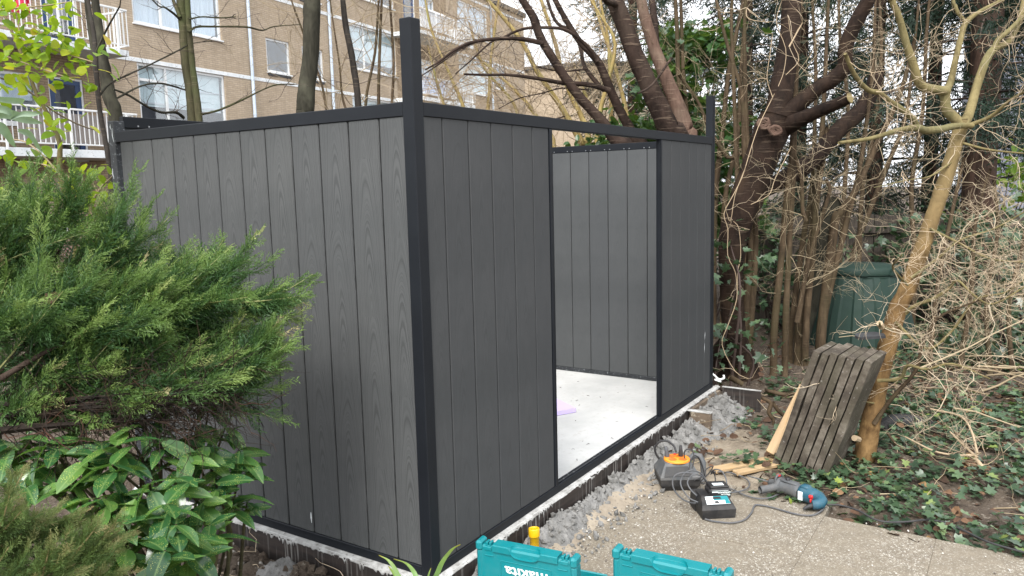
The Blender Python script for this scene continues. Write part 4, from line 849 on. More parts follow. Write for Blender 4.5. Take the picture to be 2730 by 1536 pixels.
# upright brown shoots between the cherry and the compost bin
rng=np.random.default_rng(50)
for (lab,px0,px1,dd,nn) in (('thicket of tall brown upright shoots just right of the cherry trunk',1985,2080,6.9,9),('tall brown shoots standing behind the leaning slab stack, left of the compost bin',2080,2200,7.3,9),('thin dark shoots rising in front of the conifers, right of the compost bin',2220,2400,8.6,8),('tall thin brown stems behind the far slotted post of the shed',1850,1925,8.3,7)):
    pass
STEMS=[('thicket of tall brown upright shoots just right of the cherry trunk',6.9,[[(4.55,0.117,0.231,0.033),(4.673,0.114,1.017,0.03),(4.741,0.195,1.806,0.025),(4.788,0.239,2.299,0.02),(4.773,0.348,2.662,0.017),(4.765,0.485,3.191,0.013),(4.781,0.597,3.878,0.011),(4.86,0.676,4.664,0.007),(5.004,0.704,5.45,0.003)],[(4.573,0.074,0.197,0.03),(4.696,0.071,0.983,0.026),(4.736,0.14,1.542,0.025),(4.778,0.192,2.035,0.022),(4.861,0.244,2.79,0.017),(4.921,0.251,3.216,0.013),(5.019,0.24,3.913,0.011),(5.191,0.179,4.708,0.007),(5.427,0.068,5.504,0.003)],[(4.505,0.187,0.233,0.026),(4.604,0.174,0.822,0.026),(4.685,0.242,1.643,0.022),(4.751,0.297,2.3,0.018),(4.814,0.347,2.924,0.015),(4.863,0.35,3.252,0.013),(4.963,0.334,3.948,0.011),(5.139,0.267,4.743,0.007),(5.378,0.15,5.538,0.003)],[(4.597,-0.129,0.275,0.033),(4.694,-0.149,0.824,0.029),(4.793,-0.164,1.405,0.028),(4.853,-0.181,1.727,0.024),(4.911,-0.178,2.115,0.02),(5.014,-0.184,2.76,0.016),(5.087,-0.189,3.212,0.013),(5.194,-0.215,3.908,0.01),(5.376,-0.291,4.702,0.007),(5.622,-0.42,5.496,0.003)],[(4.654,-0.21,0.305,0.029),(4.739,-0.203,0.887,0.026),(4.837,-0.201,1.533,0.023),(4.922,-0.194,2.114,0.016),(5.003,-0.182,2.696,0.013)],[(4.753,-0.34,1.179,0.016),(4.747,-0.308,1.276,0.018),(4.773,-0.288,1.531,0.016),(4.766,-0.232,1.723,0.013)]]),
 ('tall brown shoots standing behind the leaning slab stack, left of the compost bin',7.2,[[(5.122,-0.215,0.196,0.038),(5.24,-0.259,0.776,0.035),(5.369,-0.297,1.459,0.031),(5.438,-0.306,1.869,0.026),(5.532,-0.305,2.485,0.019),(5.646,-0.295,3.271,0.014),(5.745,-0.308,3.967,0.011),(5.918,-0.371,4.763,0.008),(6.156,-0.485,5.558,0.003)],[(5.23,-0.391,0.157,0.045),(5.412,-0.445,1.113,0.041),(5.449,-0.477,1.214,0.038),(5.553,-0.589,1.416,0.031),(5.719,-0.741,1.857,0.026),(5.886,-0.893,2.297,0.021),(6.023,-0.983,2.807,0.016)],[(5.061,-0.293,0.247,0.031),(5.188,-0.314,0.988,0.027),(5.23,-0.315,1.258,0.026),(5.324,-0.349,1.729,0.02),(5.375,-0.364,1.998,0.017)],[(5.248,-0.402,0.225,0.028),(5.451,-0.521,1.042,0.028),(5.592,-0.609,1.587,0.022),(5.684,-0.645,2.03,0.019),(5.796,-0.673,2.645,0.014),(5.876,-0.659,3.227,0.012),(5.971,-0.666,3.923,0.01),(6.14,-0.722,4.719,0.007),(6.373,-0.829,5.514,0.003)],[(5.187,-0.133,0.179,0.028),(5.358,-0.193,1.044,0.028),(5.447,-0.231,1.459,0.023),(5.523,-0.226,1.98,0.019),(5.601,-0.206,2.57,0.016),(5.666,-0.142,3.265,0.012),(5.739,-0.115,3.961,0.01),(5.882,-0.131,4.758,0.007),(6.089,-0.199,5.554,0.003)],[(4.912,-0.245,0.267,0.024),(5.049,-0.314,0.863,0.02),(5.204,-0.429,1.392,0.017),(5.208,-0.403,1.526,0.015)]]),
 ('thin dark shoots rising in front of the conifers, right of the compost bin',8.4,[[(6.74,-0.378,0.64,0.028),(6.917,-0.52,1.194,0.026),(7.09,-0.663,1.709,0.024),(7.225,-0.779,2.104,0.02),(7.332,-0.821,2.622,0.016),(7.473,-0.849,3.419,0.012),(7.588,-0.887,4.112,0.01),(7.779,-0.978,4.906,0.007),(8.034,-1.12,5.699,0.003)],[(6.784,-0.446,0.638,0.026),(6.903,-0.44,1.436,0.024),(7.041,-0.512,2.032,0.02),(7.181,-0.54,2.829,0.018),(7.253,-0.49,3.509,0.014),(7.331,-0.471,4.206,0.011),(7.481,-0.498,5.002,0.008),(7.695,-0.576,5.798,0.004)],[(7.112,-0.953,0.623,0.026),(7.187,-0.88,1.423,0.024),(7.349,-0.942,2.219,0.02),(7.468,-0.936,3.017,0.018),(7.548,-0.946,3.496,0.014),(7.658,-0.977,4.19,0.011),(7.844,-1.06,4.984,0.008),(8.094,-1.194,5.778,0.004)],[(6.573,-0.294,0.693,0.024),(6.69,-0.297,1.442,0.022),(6.807,-0.291,2.23,0.02),(6.855,-0.179,3.022,0.016),(6.904,-0.142,3.496,0.014),(6.982,-0.122,4.193,0.011),(7.13,-0.146,4.989,0.008),(7.343,-0.222,5.785,0.003)]]),
 ('dark bare stems at the far right behind the tangled pale twigs',6.4,[[(4.856,-1.313,0.075,0.021),(4.96,-1.336,0.651,0.018),(5.1,-1.409,1.257,0.015),(5.202,-1.466,1.681,0.012)],[(4.978,-1.524,-0.023,0.021),(5.102,-1.571,0.584,0.018),(5.185,-1.57,1.131,0.015),(5.307,-1.651,1.585,0.012)],[(5.104,-1.733,-0.09,0.021),(5.161,-1.677,0.52,0.018),(5.278,-1.728,1.066,0.015),(5.313,-1.681,1.492,0.012)],[(5.204,-1.888,-0.094,0.021),(5.254,-1.835,0.455,0.018),(5.387,-1.911,0.999,0.015),(5.455,-1.916,1.425,0.012)]]),
 ('tall thin brown stems behind the far slotted post of the shed',8.4,[[(5.94,1.048,1.479,0.03),(5.943,1.177,2.041,0.028),(5.967,1.273,2.602,0.026),(6.023,1.317,3.162,0.024),(6.066,1.356,3.602,0.02),(6.14,1.381,4.299,0.016),(6.285,1.363,5.095,0.011),(6.493,1.293,5.892,0.005)],[(5.955,0.969,1.237,0.028),(5.964,1.143,2.04,0.026),(6.003,1.236,2.681,0.022),(6.084,1.299,3.481,0.018),(6.088,1.322,3.601,0.016),(6.127,1.399,4.294,0.013),(6.233,1.44,5.086,0.009),(6.402,1.429,5.878,0.004)],[(6.046,0.559,1.663,0.022),(5.954,0.73,1.784,0.022),(5.885,0.91,2.101,0.02),(5.854,1.023,2.377,0.018),(5.78,1.201,2.655,0.016)],[(6.064,0.8,1.232,0.028),(6.228,0.717,1.948,0.026),(6.337,0.718,2.666,0.022),(6.467,0.707,3.464,0.018),(6.488,0.703,3.583,0.016),(6.603,0.665,4.277,0.013),(6.794,0.574,5.07,0.009),(7.049,0.432,5.863,0.004)],[(6.01,0.884,1.235,0.032),(6.15,0.856,2.032,0.028),(6.281,0.824,2.749,0.026),(6.461,0.726,3.504,0.02),(6.605,0.641,4.191,0.016),(6.83,0.496,4.975,0.011),(7.119,0.3,5.76,0.005)]])]
for k,(lab,dd,ss) in enumerate(STEMS):
    b=list(ss[0][0][:3]); b[2]=-.15; r=thing('stem_thicket',lab,'shrub',b,0,'shrubby stem thickets by the cherry')
    for i,q in enumerate(ss):
        f=q[0]; q=([(f[0],f[1],-.2,f[3])]+q) if f[2]>.0 and i<5 else q
        wood(r,b,'stem',q,M['bark_tan'],8,4,.04,60+k*9+i)
    twigs_on(r,b,[(q,15,.55,.0032,2,3,.6,.1,.9,.75) for q in ss],M['twig_tan'],80+k)
# stumps and cut stems by the fence
rb=(5.793,-0.379,-0.17)
st=thing('tree_stump','tall sawn-off grey-brown stump standing behind the brown shoots','stump',rb)
wood(st,rb,'trunk',[(5.397,-0.121,0.035,0.126),(5.545,-0.232,0.53,0.108),(5.636,-0.271,0.956,0.09),(5.762,-0.373,1.345,0.083)],M['bark_mottled'],12,4,.05,90)
mb=MB(); a=np.array((5.762,-0.373,1.345)); b=np.array((5.636,-0.271,0.956)); d=unit(a-b); mb.tube([a-d*.01,a+d*.006],[.082,.08],12); mb.build('cut_end',M['oldwood'],st,loc=at(rb))

# orange-barked tree at the right
BT=(2.903,-1.076,-0.17)
tO=[(BT[0],BT[1],BT[2]-.06,.062)]+[(2.701,-1.158,-0.143,0.061),(2.727,-1.176,0.026,0.056),(2.76,-1.199,0.213,0.054),(2.803,-1.228,0.447,0.053),(2.838,-1.262,0.604,0.053),(2.864,-1.286,0.743,0.05),(2.906,-1.335,0.88,0.048),(2.953,-1.381,1.064,0.046),(2.974,-1.407,1.159,0.043),(3.031,-1.461,1.378,0.042),(3.061,-1.493,1.509,0.041),(3.092,-1.523,1.653,0.039),(3.123,-1.554,1.803,0.036),(3.122,-1.555,1.862,0.033)]
LO=[[(3.119,-1.556,1.835,0.03),(3.066,-1.489,1.908,0.03),(3.048,-1.474,1.983,0.028),(3.035,-1.475,2.027,0.028)],[(3.04,-1.483,2.022,0.027),(2.96,-1.426,2.027,0.027),(2.878,-1.359,2.054,0.026),(2.83,-1.325,2.165,0.023),(2.781,-1.288,2.283,0.021),(2.737,-1.257,2.406,0.019),(2.685,-1.22,2.507,0.017),(2.643,-1.204,2.582,0.015),(2.41,-1.125,3.225,0.012),(2.203,-1.084,3.96,0.009),(2.06,-1.093,4.695,0.004)],[(3.036,-1.478,2.018,0.022),(3.085,-1.498,2.085,0.02),(3.129,-1.507,2.166,0.018),(3.195,-1.529,2.334,0.017),(3.25,-1.551,2.432,0.016),(3.328,-1.615,2.499,0.012),(3.424,-1.709,2.563,0.01),(3.487,-1.753,2.617,0.009),(3.889,-2.037,3.144,0.007),(4.408,-2.409,3.747,0.005),(4.992,-2.833,4.349,0.002)],[(3.326,-1.546,2.44,0.012),(3.307,-1.504,2.502,0.011),(3.303,-1.486,2.547,0.011),(3.301,-1.465,2.626,0.01),(3.316,-1.351,3.313,0.008),(3.393,-1.269,4.098,0.006),(3.534,-1.237,4.883,0.003)],[(3.125,-1.568,1.824,0.03),(3.188,-1.594,1.902,0.028),(3.261,-1.619,2.047,0.025),(3.343,-1.655,2.203,0.024),(3.415,-1.694,2.284,0.023),(3.504,-1.767,2.334,0.018),(3.592,-1.817,2.469,0.017),(3.659,-1.833,2.615,0.015),(3.903,-1.904,3.278,0.012),(4.241,-2.034,4.036,0.008),(4.644,-2.214,4.793,0.004)],[(3.397,-1.694,2.278,0.016),(3.417,-1.712,2.335,0.015),(3.469,-1.775,2.402,0.014),(3.527,-1.844,2.492,0.011)],[(3.095,-1.615,1.82,0.016),(2.963,-1.533,1.814,0.019),(2.846,-1.476,1.795,0.021),(2.724,-1.41,1.787,0.021),(2.626,-1.375,1.798,0.019),(2.494,-1.295,1.783,0.013),(2.342,-1.19,1.741,0.011),(2.176,-1.059,1.718,0.009)],[(2.693,-1.372,1.8,0.018),(2.622,-1.342,1.863,0.017),(2.514,-1.248,1.945,0.015),(2.433,-1.207,1.983,0.014),(2.349,-1.168,1.993,0.013),(2.271,-1.129,2.041,0.012),(2.202,-1.101,2.103,0.011),(2.141,-1.084,2.165,0.01)],[(3.126,-1.572,1.813,0.015),(3.059,-1.704,1.861,0.011),(2.967,-1.792,1.935,0.008),(2.868,-1.876,1.98,0.007)]]
SO=[[(2.861,-1.329,0.728,0.017),(2.828,-1.384,0.783,0.013),(2.824,-1.484,0.834,0.013),(2.802,-1.555,0.895,0.011),(2.762,-1.6,0.947,0.009),(2.73,-1.688,0.868,0.008),(2.706,-1.779,0.835,0.006),(2.742,-1.928,0.941,0.005)],[(2.682,-1.206,0.082,0.018),(2.698,-1.299,0.25,0.015),(2.725,-1.409,0.414,0.013),(2.702,-1.443,0.577,0.011),(2.701,-1.513,0.734,0.01),(2.711,-1.62,0.804,0.007),(2.742,-1.759,0.871,0.005)],[(2.768,-1.287,0.69,0.013),(2.783,-1.456,0.541,0.01),(2.811,-1.583,0.657,0.009),(2.833,-1.685,0.833,0.007),(2.859,-1.826,0.88,0.006),(2.866,-1.927,0.968,0.005)],[(2.671,-1.219,0.349,0.014),(2.658,-1.339,0.377,0.013),(2.603,-1.381,0.47,0.012),(2.57,-1.479,0.466,0.009),(2.563,-1.605,0.512,0.007),(2.572,-1.783,0.446,0.005)],[(2.852,-1.356,0.945,0.011),(2.864,-1.487,1.059,0.009),(2.862,-1.596,1.169,0.007),(2.886,-1.756,1.233,0.006),(2.911,-1.909,1.336,0.005)],[(2.947,-1.435,1.227,0.011),(2.917,-1.594,1.144,0.009),(2.883,-1.746,1.065,0.006),(2.876,-1.923,1.05,0.005)],[(2.835,-1.34,0.902,0.01),(2.665,-1.308,0.975,0.009),(2.507,-1.296,1.044,0.007),(2.395,-1.353,1.117,0.004)],[(3.066,-1.527,1.618,0.01),(2.87,-1.43,1.533,0.006),(2.685,-1.334,1.515,0.005),(2.467,-1.193,1.479,0.003)],[(3.103,-1.558,1.726,0.01),(3.075,-1.712,1.675,0.008),(3.069,-1.894,1.645,0.005)],[(2.755,-1.279,0.642,0.01),(2.559,-1.244,0.689,0.009),(2.394,-1.255,0.742,0.007)],[(2.697,-1.2,0.204,0.007),(2.528,-1.082,0.259,0.004),(2.379,-0.985,0.354,0.003),(2.278,-0.974,0.397,0.002)]]
rO=thing('orange_bark_tree','orange-brown barked bare tree with tangled pale twigs, propping up the slab stack','tree',BT)
wood(rO,BT,'trunk',tO,M['bark_orange'],18,6,.05,101)
for i,q in enumerate(LO): wood(rO,BT,'limb',q,M['bark_olive'],9,4,.035,102+i)
for i,q in enumerate(SO): wood(rO,BT,'limb',[(a,b,c,d*.8) for a,b,c,d in q],M['bark_tan' if i==1 else 'bark_olive'],6,4,.03,120+i)
twigs_on(rO,BT,[(q,12,.42,.0025,2,4,.8,-.02,.9,.7) for q in SO[:6]]+[(q,6,.3,.003,1,4,.75,0,.9,.7) for q in SO[6:]]+[(q,8,.40,.0024,2,3,.6,.15,.9,.6) for q in LO[1:]],M['twig_pale'],130)
for a,b in (((2.569,-1.142,0.008),(2.504,-1.129,0.034)),((2.56,-1.245,0.689),(2.523,-1.238,0.716))): mb=MB(); mb.tube([a,b],.018,8); mb.build('cut_end',M['twig_pale'],rO,loc=at(BT))
# a fallen branch on the ivy
fb=(3.316,-1.66,-0.17)
rF=thing('fallen_branch','pale forked dead branch lying on the ivy at the right edge','branch',fb)
FB=[[(2.985,-1.242,-0.054,0.008),(2.939,-1.328,-0.132,0.009),(2.93,-1.469,-0.201,0.01),(2.927,-1.603,-0.206,0.011),(2.938,-1.749,-0.16,0.012)],[(2.927,-1.724,-0.125,0.012),(2.826,-1.752,-0.117,0.013),(2.736,-1.813,-0.181,0.011),(2.645,-1.872,-0.239,0.008)],[(2.928,-1.719,-0.101,0.009),(2.914,-1.608,-0.113,0.007),(2.907,-1.502,-0.101,0.006),(2.88,-1.352,-0.03,0.005)],[(2.935,-1.734,-0.118,0.009),(3.009,-1.651,-0.067,0.007),(3.089,-1.579,-0.024,0.005)],[(2.939,-1.749,-0.154,0.01),(2.883,-1.859,-0.206,0.008),(2.816,-1.946,-0.226,0.006),(2.728,-1.994,-0.219,0.005)],[(2.938,-1.733,-0.092,0.008),(3.085,-1.692,-0.003,0.007),(3.209,-1.623,0.048,0.006),(3.26,-1.453,0.06,0.005)]]
for i,q in enumerate(FB): wood(rF,fb,'limb',q,M['twig_pale'] if i else M['bark_tan'],6,4,.03,150+i)
twigs_on(rF,fb,[(q,7,.3,.0025,1,4,.6,.1,.9,.7) for q in FB],M['twig_pale'],160)
# brushwood pile behind the orange tree
pb_=(4.522,-1.387,-0.17)
rP=thing('brushwood_pile','loose pile of thin cut brushwood on the ivy behind the orange-barked tree','brushwood',pb_)
rng=np.random.default_rng(170)
for k in range(26):
    x=pb_[0]+rng.normal()*.5; y=pb_[1]+rng.normal()*.55-.1; a=rng.normal()*.5-1.2; L=rng.uniform(.5,1.3); mb=MB()
    P,R_,_=twig(rng,(x,y,-.12+rng.random()*.28),(math.cos(a),math.sin(a),rng.normal()*.12),L,rng.uniform(.004,.010),6,.3); P[:,2]=np.maximum(P[:,2],-.13)
    mb.tube(P,R_,5,True,rng.random()); mb.build('stick',M['twig_tan'],rP,True,at(pb_))

# yellow willow thicket between the shed and the apartments
rng=np.random.default_rng(200)
WIL=[('yellow-stemmed willow thicket showing above the doorway lintel',(6.372,2.63,-0.17),[[(6.405,2.644,1.871,0.046),(6.346,2.651,2.037,0.043),(6.233,2.767,2.317,0.039),(6.144,2.818,2.47,0.034),(6.033,2.911,2.666,0.031),(5.913,3.031,2.918,0.029),(5.807,3.14,3.213,0.026),(5.661,3.31,3.506,0.024),(5.53,3.431,3.69,0.022),(5.424,3.509,3.849,0.019),(5.167,3.696,4.456,0.016),(4.934,3.86,5.15,0.011),(4.765,3.974,5.844,0.005)],[(6.442,2.609,1.961,0.041),(6.443,2.698,2.342,0.035),(6.409,2.801,2.564,0.03),(6.377,2.925,2.882,0.025),(6.377,2.993,3.167,0.025),(6.365,3.086,3.484,0.023),(6.343,3.194,3.802,0.021),(6.335,3.25,3.986,0.018),(6.338,3.381,4.669,0.015),(6.402,3.483,5.45,0.01),(6.53,3.533,6.231,0.005)],[(6.206,2.953,1.88,0.037),(6.155,3.128,2.295,0.028),(6.089,3.296,2.574,0.023),(5.972,3.541,2.854,0.018),(5.83,3.826,3.136,0.014)],[(6.48,2.528,1.867,0.032),(6.572,2.516,2.414,0.03),(6.63,2.481,2.641,0.028),(6.772,2.402,3.232,0.021),(6.716,2.575,3.601,0.016),(6.655,2.745,3.925,0.014),(6.591,2.97,4.576,0.011),(6.579,3.178,5.319,0.008),(6.631,3.335,6.062,0.003)]],'bark_yellow'),
 ('yellow twiggy bush rising behind the corner post, before the white balconies',(5.71,4.026,-0.17),[[(5.82,3.922,1.912,0.028),(5.837,4.028,2.474,0.024),(5.792,4.209,2.945,0.019),(5.732,4.434,3.51,0.014),(5.743,4.538,4.025,0.012),(5.779,4.622,4.717,0.009),(5.879,4.669,5.508,0.006),(6.044,4.666,6.299,0.003)],[(5.846,3.882,1.911,0.028),(5.99,3.791,2.467,0.024),(6.101,3.786,3.165,0.019),(6.236,3.742,3.862,0.014),(6.36,3.69,4.554,0.011),(6.562,3.582,5.345,0.008),(6.827,3.424,6.136,0.004)],[(5.744,4.04,1.916,0.028),(5.71,4.226,2.48,0.019),(5.69,4.367,2.949,0.014),(5.684,4.464,3.324,0.009)],[(5.999,3.645,1.904,0.028),(6.194,3.476,2.458,0.024),(6.033,3.859,3.028,0.016),(5.998,4.044,3.591,0.012)]],'bark_yellow'),
 ('thin grey twiggy bush in front of the pale wide window left of the corner post',(4.897,4.725,-0.17),[[(4.98,4.662,1.927,0.027),(5.032,4.732,2.561,0.021),(5.108,4.753,3.148,0.018),(5.205,4.764,3.825,0.016),(5.226,4.763,3.96,0.014),(5.332,4.739,4.656,0.011),(5.513,4.665,5.45,0.008),(5.757,4.539,6.245,0.003)],[(4.906,4.777,1.931,0.023),(4.945,4.866,2.565,0.018),(5.084,4.801,3.195,0.016),(5.185,4.794,3.826,0.014),(5.292,4.769,4.521,0.011),(5.474,4.692,5.315,0.008),(5.72,4.564,6.11,0.003)],[(5.029,4.586,1.925,0.023),(5.118,4.598,2.557,0.018),(5.196,4.606,3.099,0.016),(5.259,4.68,3.823,0.014),(5.329,4.712,4.519,0.011),(5.468,4.702,5.315,0.008),(5.671,4.641,6.111,0.003)],[(4.831,4.892,1.934,0.021),(4.802,5.097,2.617,0.014),(4.832,5.158,3.07,0.011),(4.864,5.292,3.84,0.009),(4.909,5.361,4.534,0.007),(5.021,5.392,5.328,0.005),(5.196,5.371,6.121,0.002)],[(4.658,5.16,1.942,0.021),(4.68,5.265,2.531,0.016),(4.68,5.362,2.94,0.014),(4.602,5.717,3.943,0.011),(4.589,5.872,4.62,0.009),(4.633,6.001,5.393,0.006),(4.742,6.079,6.167,0.003)]],'bark_tan'),
 ('pale twiggy bush under the open sky, right of the doorway lintel',(7.443,2.461,-0.17),[[(7.479,2.476,1.884,0.035),(7.497,2.589,2.48,0.03),(7.488,2.744,3.077,0.025),(7.451,2.941,3.675,0.02),(7.438,3.067,4.123,0.015),(7.447,3.19,4.809,0.012),(7.517,3.282,5.592,0.008),(7.652,3.322,6.375,0.004)],[(7.371,2.643,1.888,0.035),(7.289,2.875,2.34,0.027),(7.229,3.062,2.74,0.022),(7.196,3.207,3.14,0.017)],[(7.317,2.727,1.891,0.03),(7.413,2.777,2.732,0.025),(7.482,2.847,3.475,0.02),(7.487,2.955,3.972,0.017),(7.518,3.046,4.663,0.014),(7.613,3.103,5.453,0.01),(7.771,3.108,6.243,0.004)]],'bark_yellow')]
for k,(lab,b,ss,bm_) in enumerate(WIL):
    r=thing('bare_bush',lab,'shrub',b,0,'bare twiggy bushes between shed and apartments')
    for i,q in enumerate(ss):
        f=q[0]; wood(r,b,'stem',[(f[0],f[1],-.2,f[3]*1.2)]+q,M[bm_],7,4,.03,210+k*10+i)
    mb=MB(); r2=np.random.default_rng(230+k)
    dens=(30,36,20,30)[k]
    for q in ss:
        S=smooth_pl(q,4)
        for j in range(dens):
            i=r2.integers(2,len(S)-1); d=unit(unit(S[i,:3]-S[i-1,:3])*.6+r2.standard_normal(3)*.9)
            grow(mb,r2,S[i,:3],d,r2.uniform(.7,1.4),.0058,2,4,.45,.12,.8,.6,3,.6)
    tag(mb.build('twigs',M['twig_tan'] if k==2 else M['twig_pale'],r,True,at(b)),kind='stuff')

# conifers and evergreens at the right
def conifer(base, H, Rr, nb, label, seed, trunk_r=.12, z0=.4, bare=False, dens=11, lean=0):
    rng=np.random.default_rng(seed); r=thing('conifer_tree',label,'tree',base,0,'dark conifers behind the garden')
    P=[(base[0]+lean*t*H,base[1],base[2]+t*H,trunk_r*(1-.75*t)+.01) for t in np.linspace(0,1,7)]
    wood(r,base,'trunk',P,M['bark_conifer'],12,2,.06,seed)
    cr=MB(); bn=MB(); pos=[];D=[];sc=[];rn=[];tp=[]
    for k in range(nb):
        h=z0+(H-z0)*rng.random()**.9; R_=Rr*(1-.75*h/H)*rng.uniform(.55,1.15); a=rng.uniform(0,2*np.pi); o=np.array([base[0]+lean*h,base[1],base[2]+h])
        d=np.array([math.cos(a),math.sin(a),.15]); t=np.linspace(0,1,6); L=o+d*R_*t[:,None]+np.stack([0*t,0*t,-.35*R_*t**2],-1)
        bn.tube(L,np.linspace(.018,.004,6),3,False,rng.random()); cl=rng.random()
        for j in range(dens):
            f=rng.uniform(.25,1); p=np.array([np.interp(f,t,L[:,i]) for i in range(3)])+rng.normal(size=3)*.07
            dd=unit(d*.7+np.array([0,0,-.55])+rng.normal(size=3)*.45); pos.append(p);D.append(dd);sc.append(rng.uniform(.28,.55));rn.append(np.clip(cl*.7+rng.random()*.35,0,1))
    pos=np.array(pos);Fm=frames(D,rng.uniform(-.8,.8,len(pos)),sc); g=rng.integers(0,3,len(pos)); rn=np.array(rn)
    for q in range(3): cr.scatter(DROOP[q],Fm[g==q],pos[g==q],rn[g==q])
    tag(bn.build('branches',M['twig_dark'],r,True,at(base)),kind='stuff'); tag(cr.build('crown',M['conifer'],r,False,at(base)),kind='stuff')
conifer((8.064,-1.473,-0.17),9,2.2,136,'dark conifer with the thickest fibrous red-brown trunk, behind the orange-barked tree',301,.19,2.2)
conifer((10.385,-0.044,-0.17),8,2.2,115,'dark conifer standing between the cherry limbs and the orange-barked tree',302)
conifer((11.972,-0.64,-0.17),9,2.3,107,'dark conifer behind the olive upright limb of the orange-barked tree',303)
conifer((10.833,1.122,-0.17),9,2.2,115,'dark conifer straight behind the cherry fork',304)
conifer((9.352,1.554,-0.17),8,1.7,107,'dark conifer behind the tall brown shoots left of the cherry',305)
conifer((9.495,3.379,-0.17),6.2,1.5,86,'smaller dark conifer seen under the sky between the leaning trunks',306)
conifer((11.067,-2.028,-0.17),8,2.2,115,'dark conifer at the right edge below the blue-grey house',307)
def leafy(name, base, H, Rr, N, label, seed, tmpl, mat, size, cat='shrub', group=None, zlo=.1, flat=1., stems=5):
    rng=np.random.default_rng(seed); r=thing(name,label,cat,base,0,group); mb=MB()
    nc=max(8,N//55); cc=[]
    for k in range(nc):
        a=rng.uniform(0,2*np.pi); rr=Rr*math.sqrt(rng.random()); h=zlo+(H-zlo)*rng.random(); rr*=math.sqrt(max(.1,1-(h/H)**2*.7)); cc.append((base[0]+rr*math.cos(a),base[1]+rr*math.sin(a)*flat,base[2]+h))
    cc=np.array(cc); i=rng.integers(0,nc,N); pos=cc[i]+rng.normal(size=(N,3))*np.array([.16,.16,.12])
    D=rng.normal(size=(N,3))+np.array([-.7,-.4,-.3]); F=frames(D,rng.uniform(-.9,.9,N),size*rng.uniform(.6,1.25,N)); cl=rng.random(nc)
    mb.scatter(tmpl,F,pos,np.clip(cl[i]*.55+rng.random(N)*.45,0,1)); tag(mb.build('foliage',mat,r,False,at(base)),kind='stuff')
    sm=MB()
    for k in range(min(stems*6,nc)):
        e=cc[k]; b=np.array(base)+np.array([rng.normal()*.12,rng.normal()*.12,-.05]); mid=(b+e)/2+rng.normal(size=3)*.12; limb(sm,np.c_[np.array([b,mid,e]),[.014,.01,.004]],5,4)
    sm.build('stems',M['twig_dark'],r,True,at(base)); return r
leafy('ivy_bush',(6.707,1.368,-0.17),3.3,.75,1900,'tall ivy-clad bush behind the far corner post of the shed',320,IVY,M['shrubleaf'],.12,'ivy bush',zlo=1.2)
leafy('evergreen_bush',(6.056,2.004,-0.17),2.35,.55,900,'bright green leafy bush just above the lintel by the leaning trunks',321,OVAL,M['shrubleaf'],.11,zlo=1.2)
leafy('evergreen_bush',(7.062,1.935,-0.17),2.6,.6,900,'green leafy bush between the double trunk and the second leaning trunk',322,OVAL,M['shrubleaf'],.11,zlo=1.2)
leafy('ivy_bush',(5.994,-1.805,-0.17),1.25,.75,1000,'dark ivy mound at the right edge behind the tangled pale twigs',323,IVY,M['ivy'],.085,'ivy bush',zlo=.0)
leafy('ivy_bush',(8.014,-1.211,-0.17),1.35,.8,1000,'dark ivy bush between the compost bin and the right edge',324,IVY,M['ivy'],.085,'ivy bush',zlo=.0)
leafy('ivy_bush',(7.052,0.464,-0.17),1.2,.8,800,'low dark ivy at the fence behind the brown shoots',325,IVY,M['ivy'],.08,'ivy bush',zlo=.0)
leafy('ivy_bush',(4.097,0.107,-0.17),1.35,.16,150,'small ivy plant climbing the foot of the cherry trunk',326,IVY,M['ivy'],.075,'ivy bush',zlo=.0)
leafy('evergreen_bush',(9.554,-1.734,-0.17),2.0,1.0,700,'bright green bush glimpsed far right behind the twigs',327,OVAL,M['brightleaf'],.10,zlo=.6)
# fence behind the compost bin
fA=np.array((7.171,1.022,-0.17)); fB=np.array((8.959,-2.114,-0.17)); fd=unit(fB-fA); fr=thing('wooden_fence','dark weathered board fence behind the compost bin and the brown shoots','fence',tuple(fA),math.atan2(fd[1],fd[0]))
bm=MB(); bm.box(0,0,0,.155,.022,1.36,.004); bme=bm.mesh('fence_board',M['fence']); rng=np.random.default_rng(330); nb=int(np.linalg.norm(fB-fA)/.165)
for k in range(nb): link('fence_board',bme,fr,(k*.165,rng.normal()*.004,-.1+rng.normal()*.015),(0,rng.normal()*.006,0))
m=MB(); m.box(-.05,-.045,1.05,nb*.165,-.003,1.13,.004); m.box(-.05,-.045,.2,nb*.165,-.003,.28,.004); m.build('fence_rail',M['fence'],fr)

# ivy ground cover, dead leaves, sticks, stones
rng=np.random.default_rng(340)
def field(N, fn, x0,x1,y0,y1):
    o=np.zeros((0,2))
    while len(o)<N:
        q=np.c_[rng.uniform(x0,x1,N*2),rng.uniform(y0,y1,N*2)]; o=np.vstack([o,q[rng.random(N*2)<fn(q[:,0],q[:,1])]])
    return o[:N]
def ivyd(x,y):
    edge=-.72-.25*(fbm(x,y,2.4,3,40)-.5)+.12*np.maximum(0,x-2.2)
    d=sst(edge+.10,edge-.12,y)*sst(1.80,1.92,x+.10*(fbm(x,y,5,3,41)-.5)+.16*sst(-1.1,-1.4,y)+.1*sst(-1.4,-2,y)); d=d*(.10+.90*sst(.44,.56,fbm(x,y,3.5,3,42)))
    patch=sst(.50,.60,fbm(x,y,2.6,3,47))*sst(2.0,2.3,x)*sst(-.08,-.3,y)*.5
    return np.clip(np.maximum(d,patch),0,1)*np.clip(4.5/np.maximum(x,2.5),.2,1)**1.2
q=field(11000,ivyd,1.75,8,-4,.2); hz=.012+.06*rng.random(len(q))**1.3; D=np.c_[rng.normal(size=len(q))-.5,rng.normal(size=len(q))-.4,rng.normal(size=len(q))*.28-.12]
mb=MB(); mb.scatter(IVY,frames(D,rng.normal(size=len(q))*.35,rng.uniform(.030,.062,len(q))),np.c_[q,gh(q[:,0],q[:,1])+hz],rng.random(len(q)))
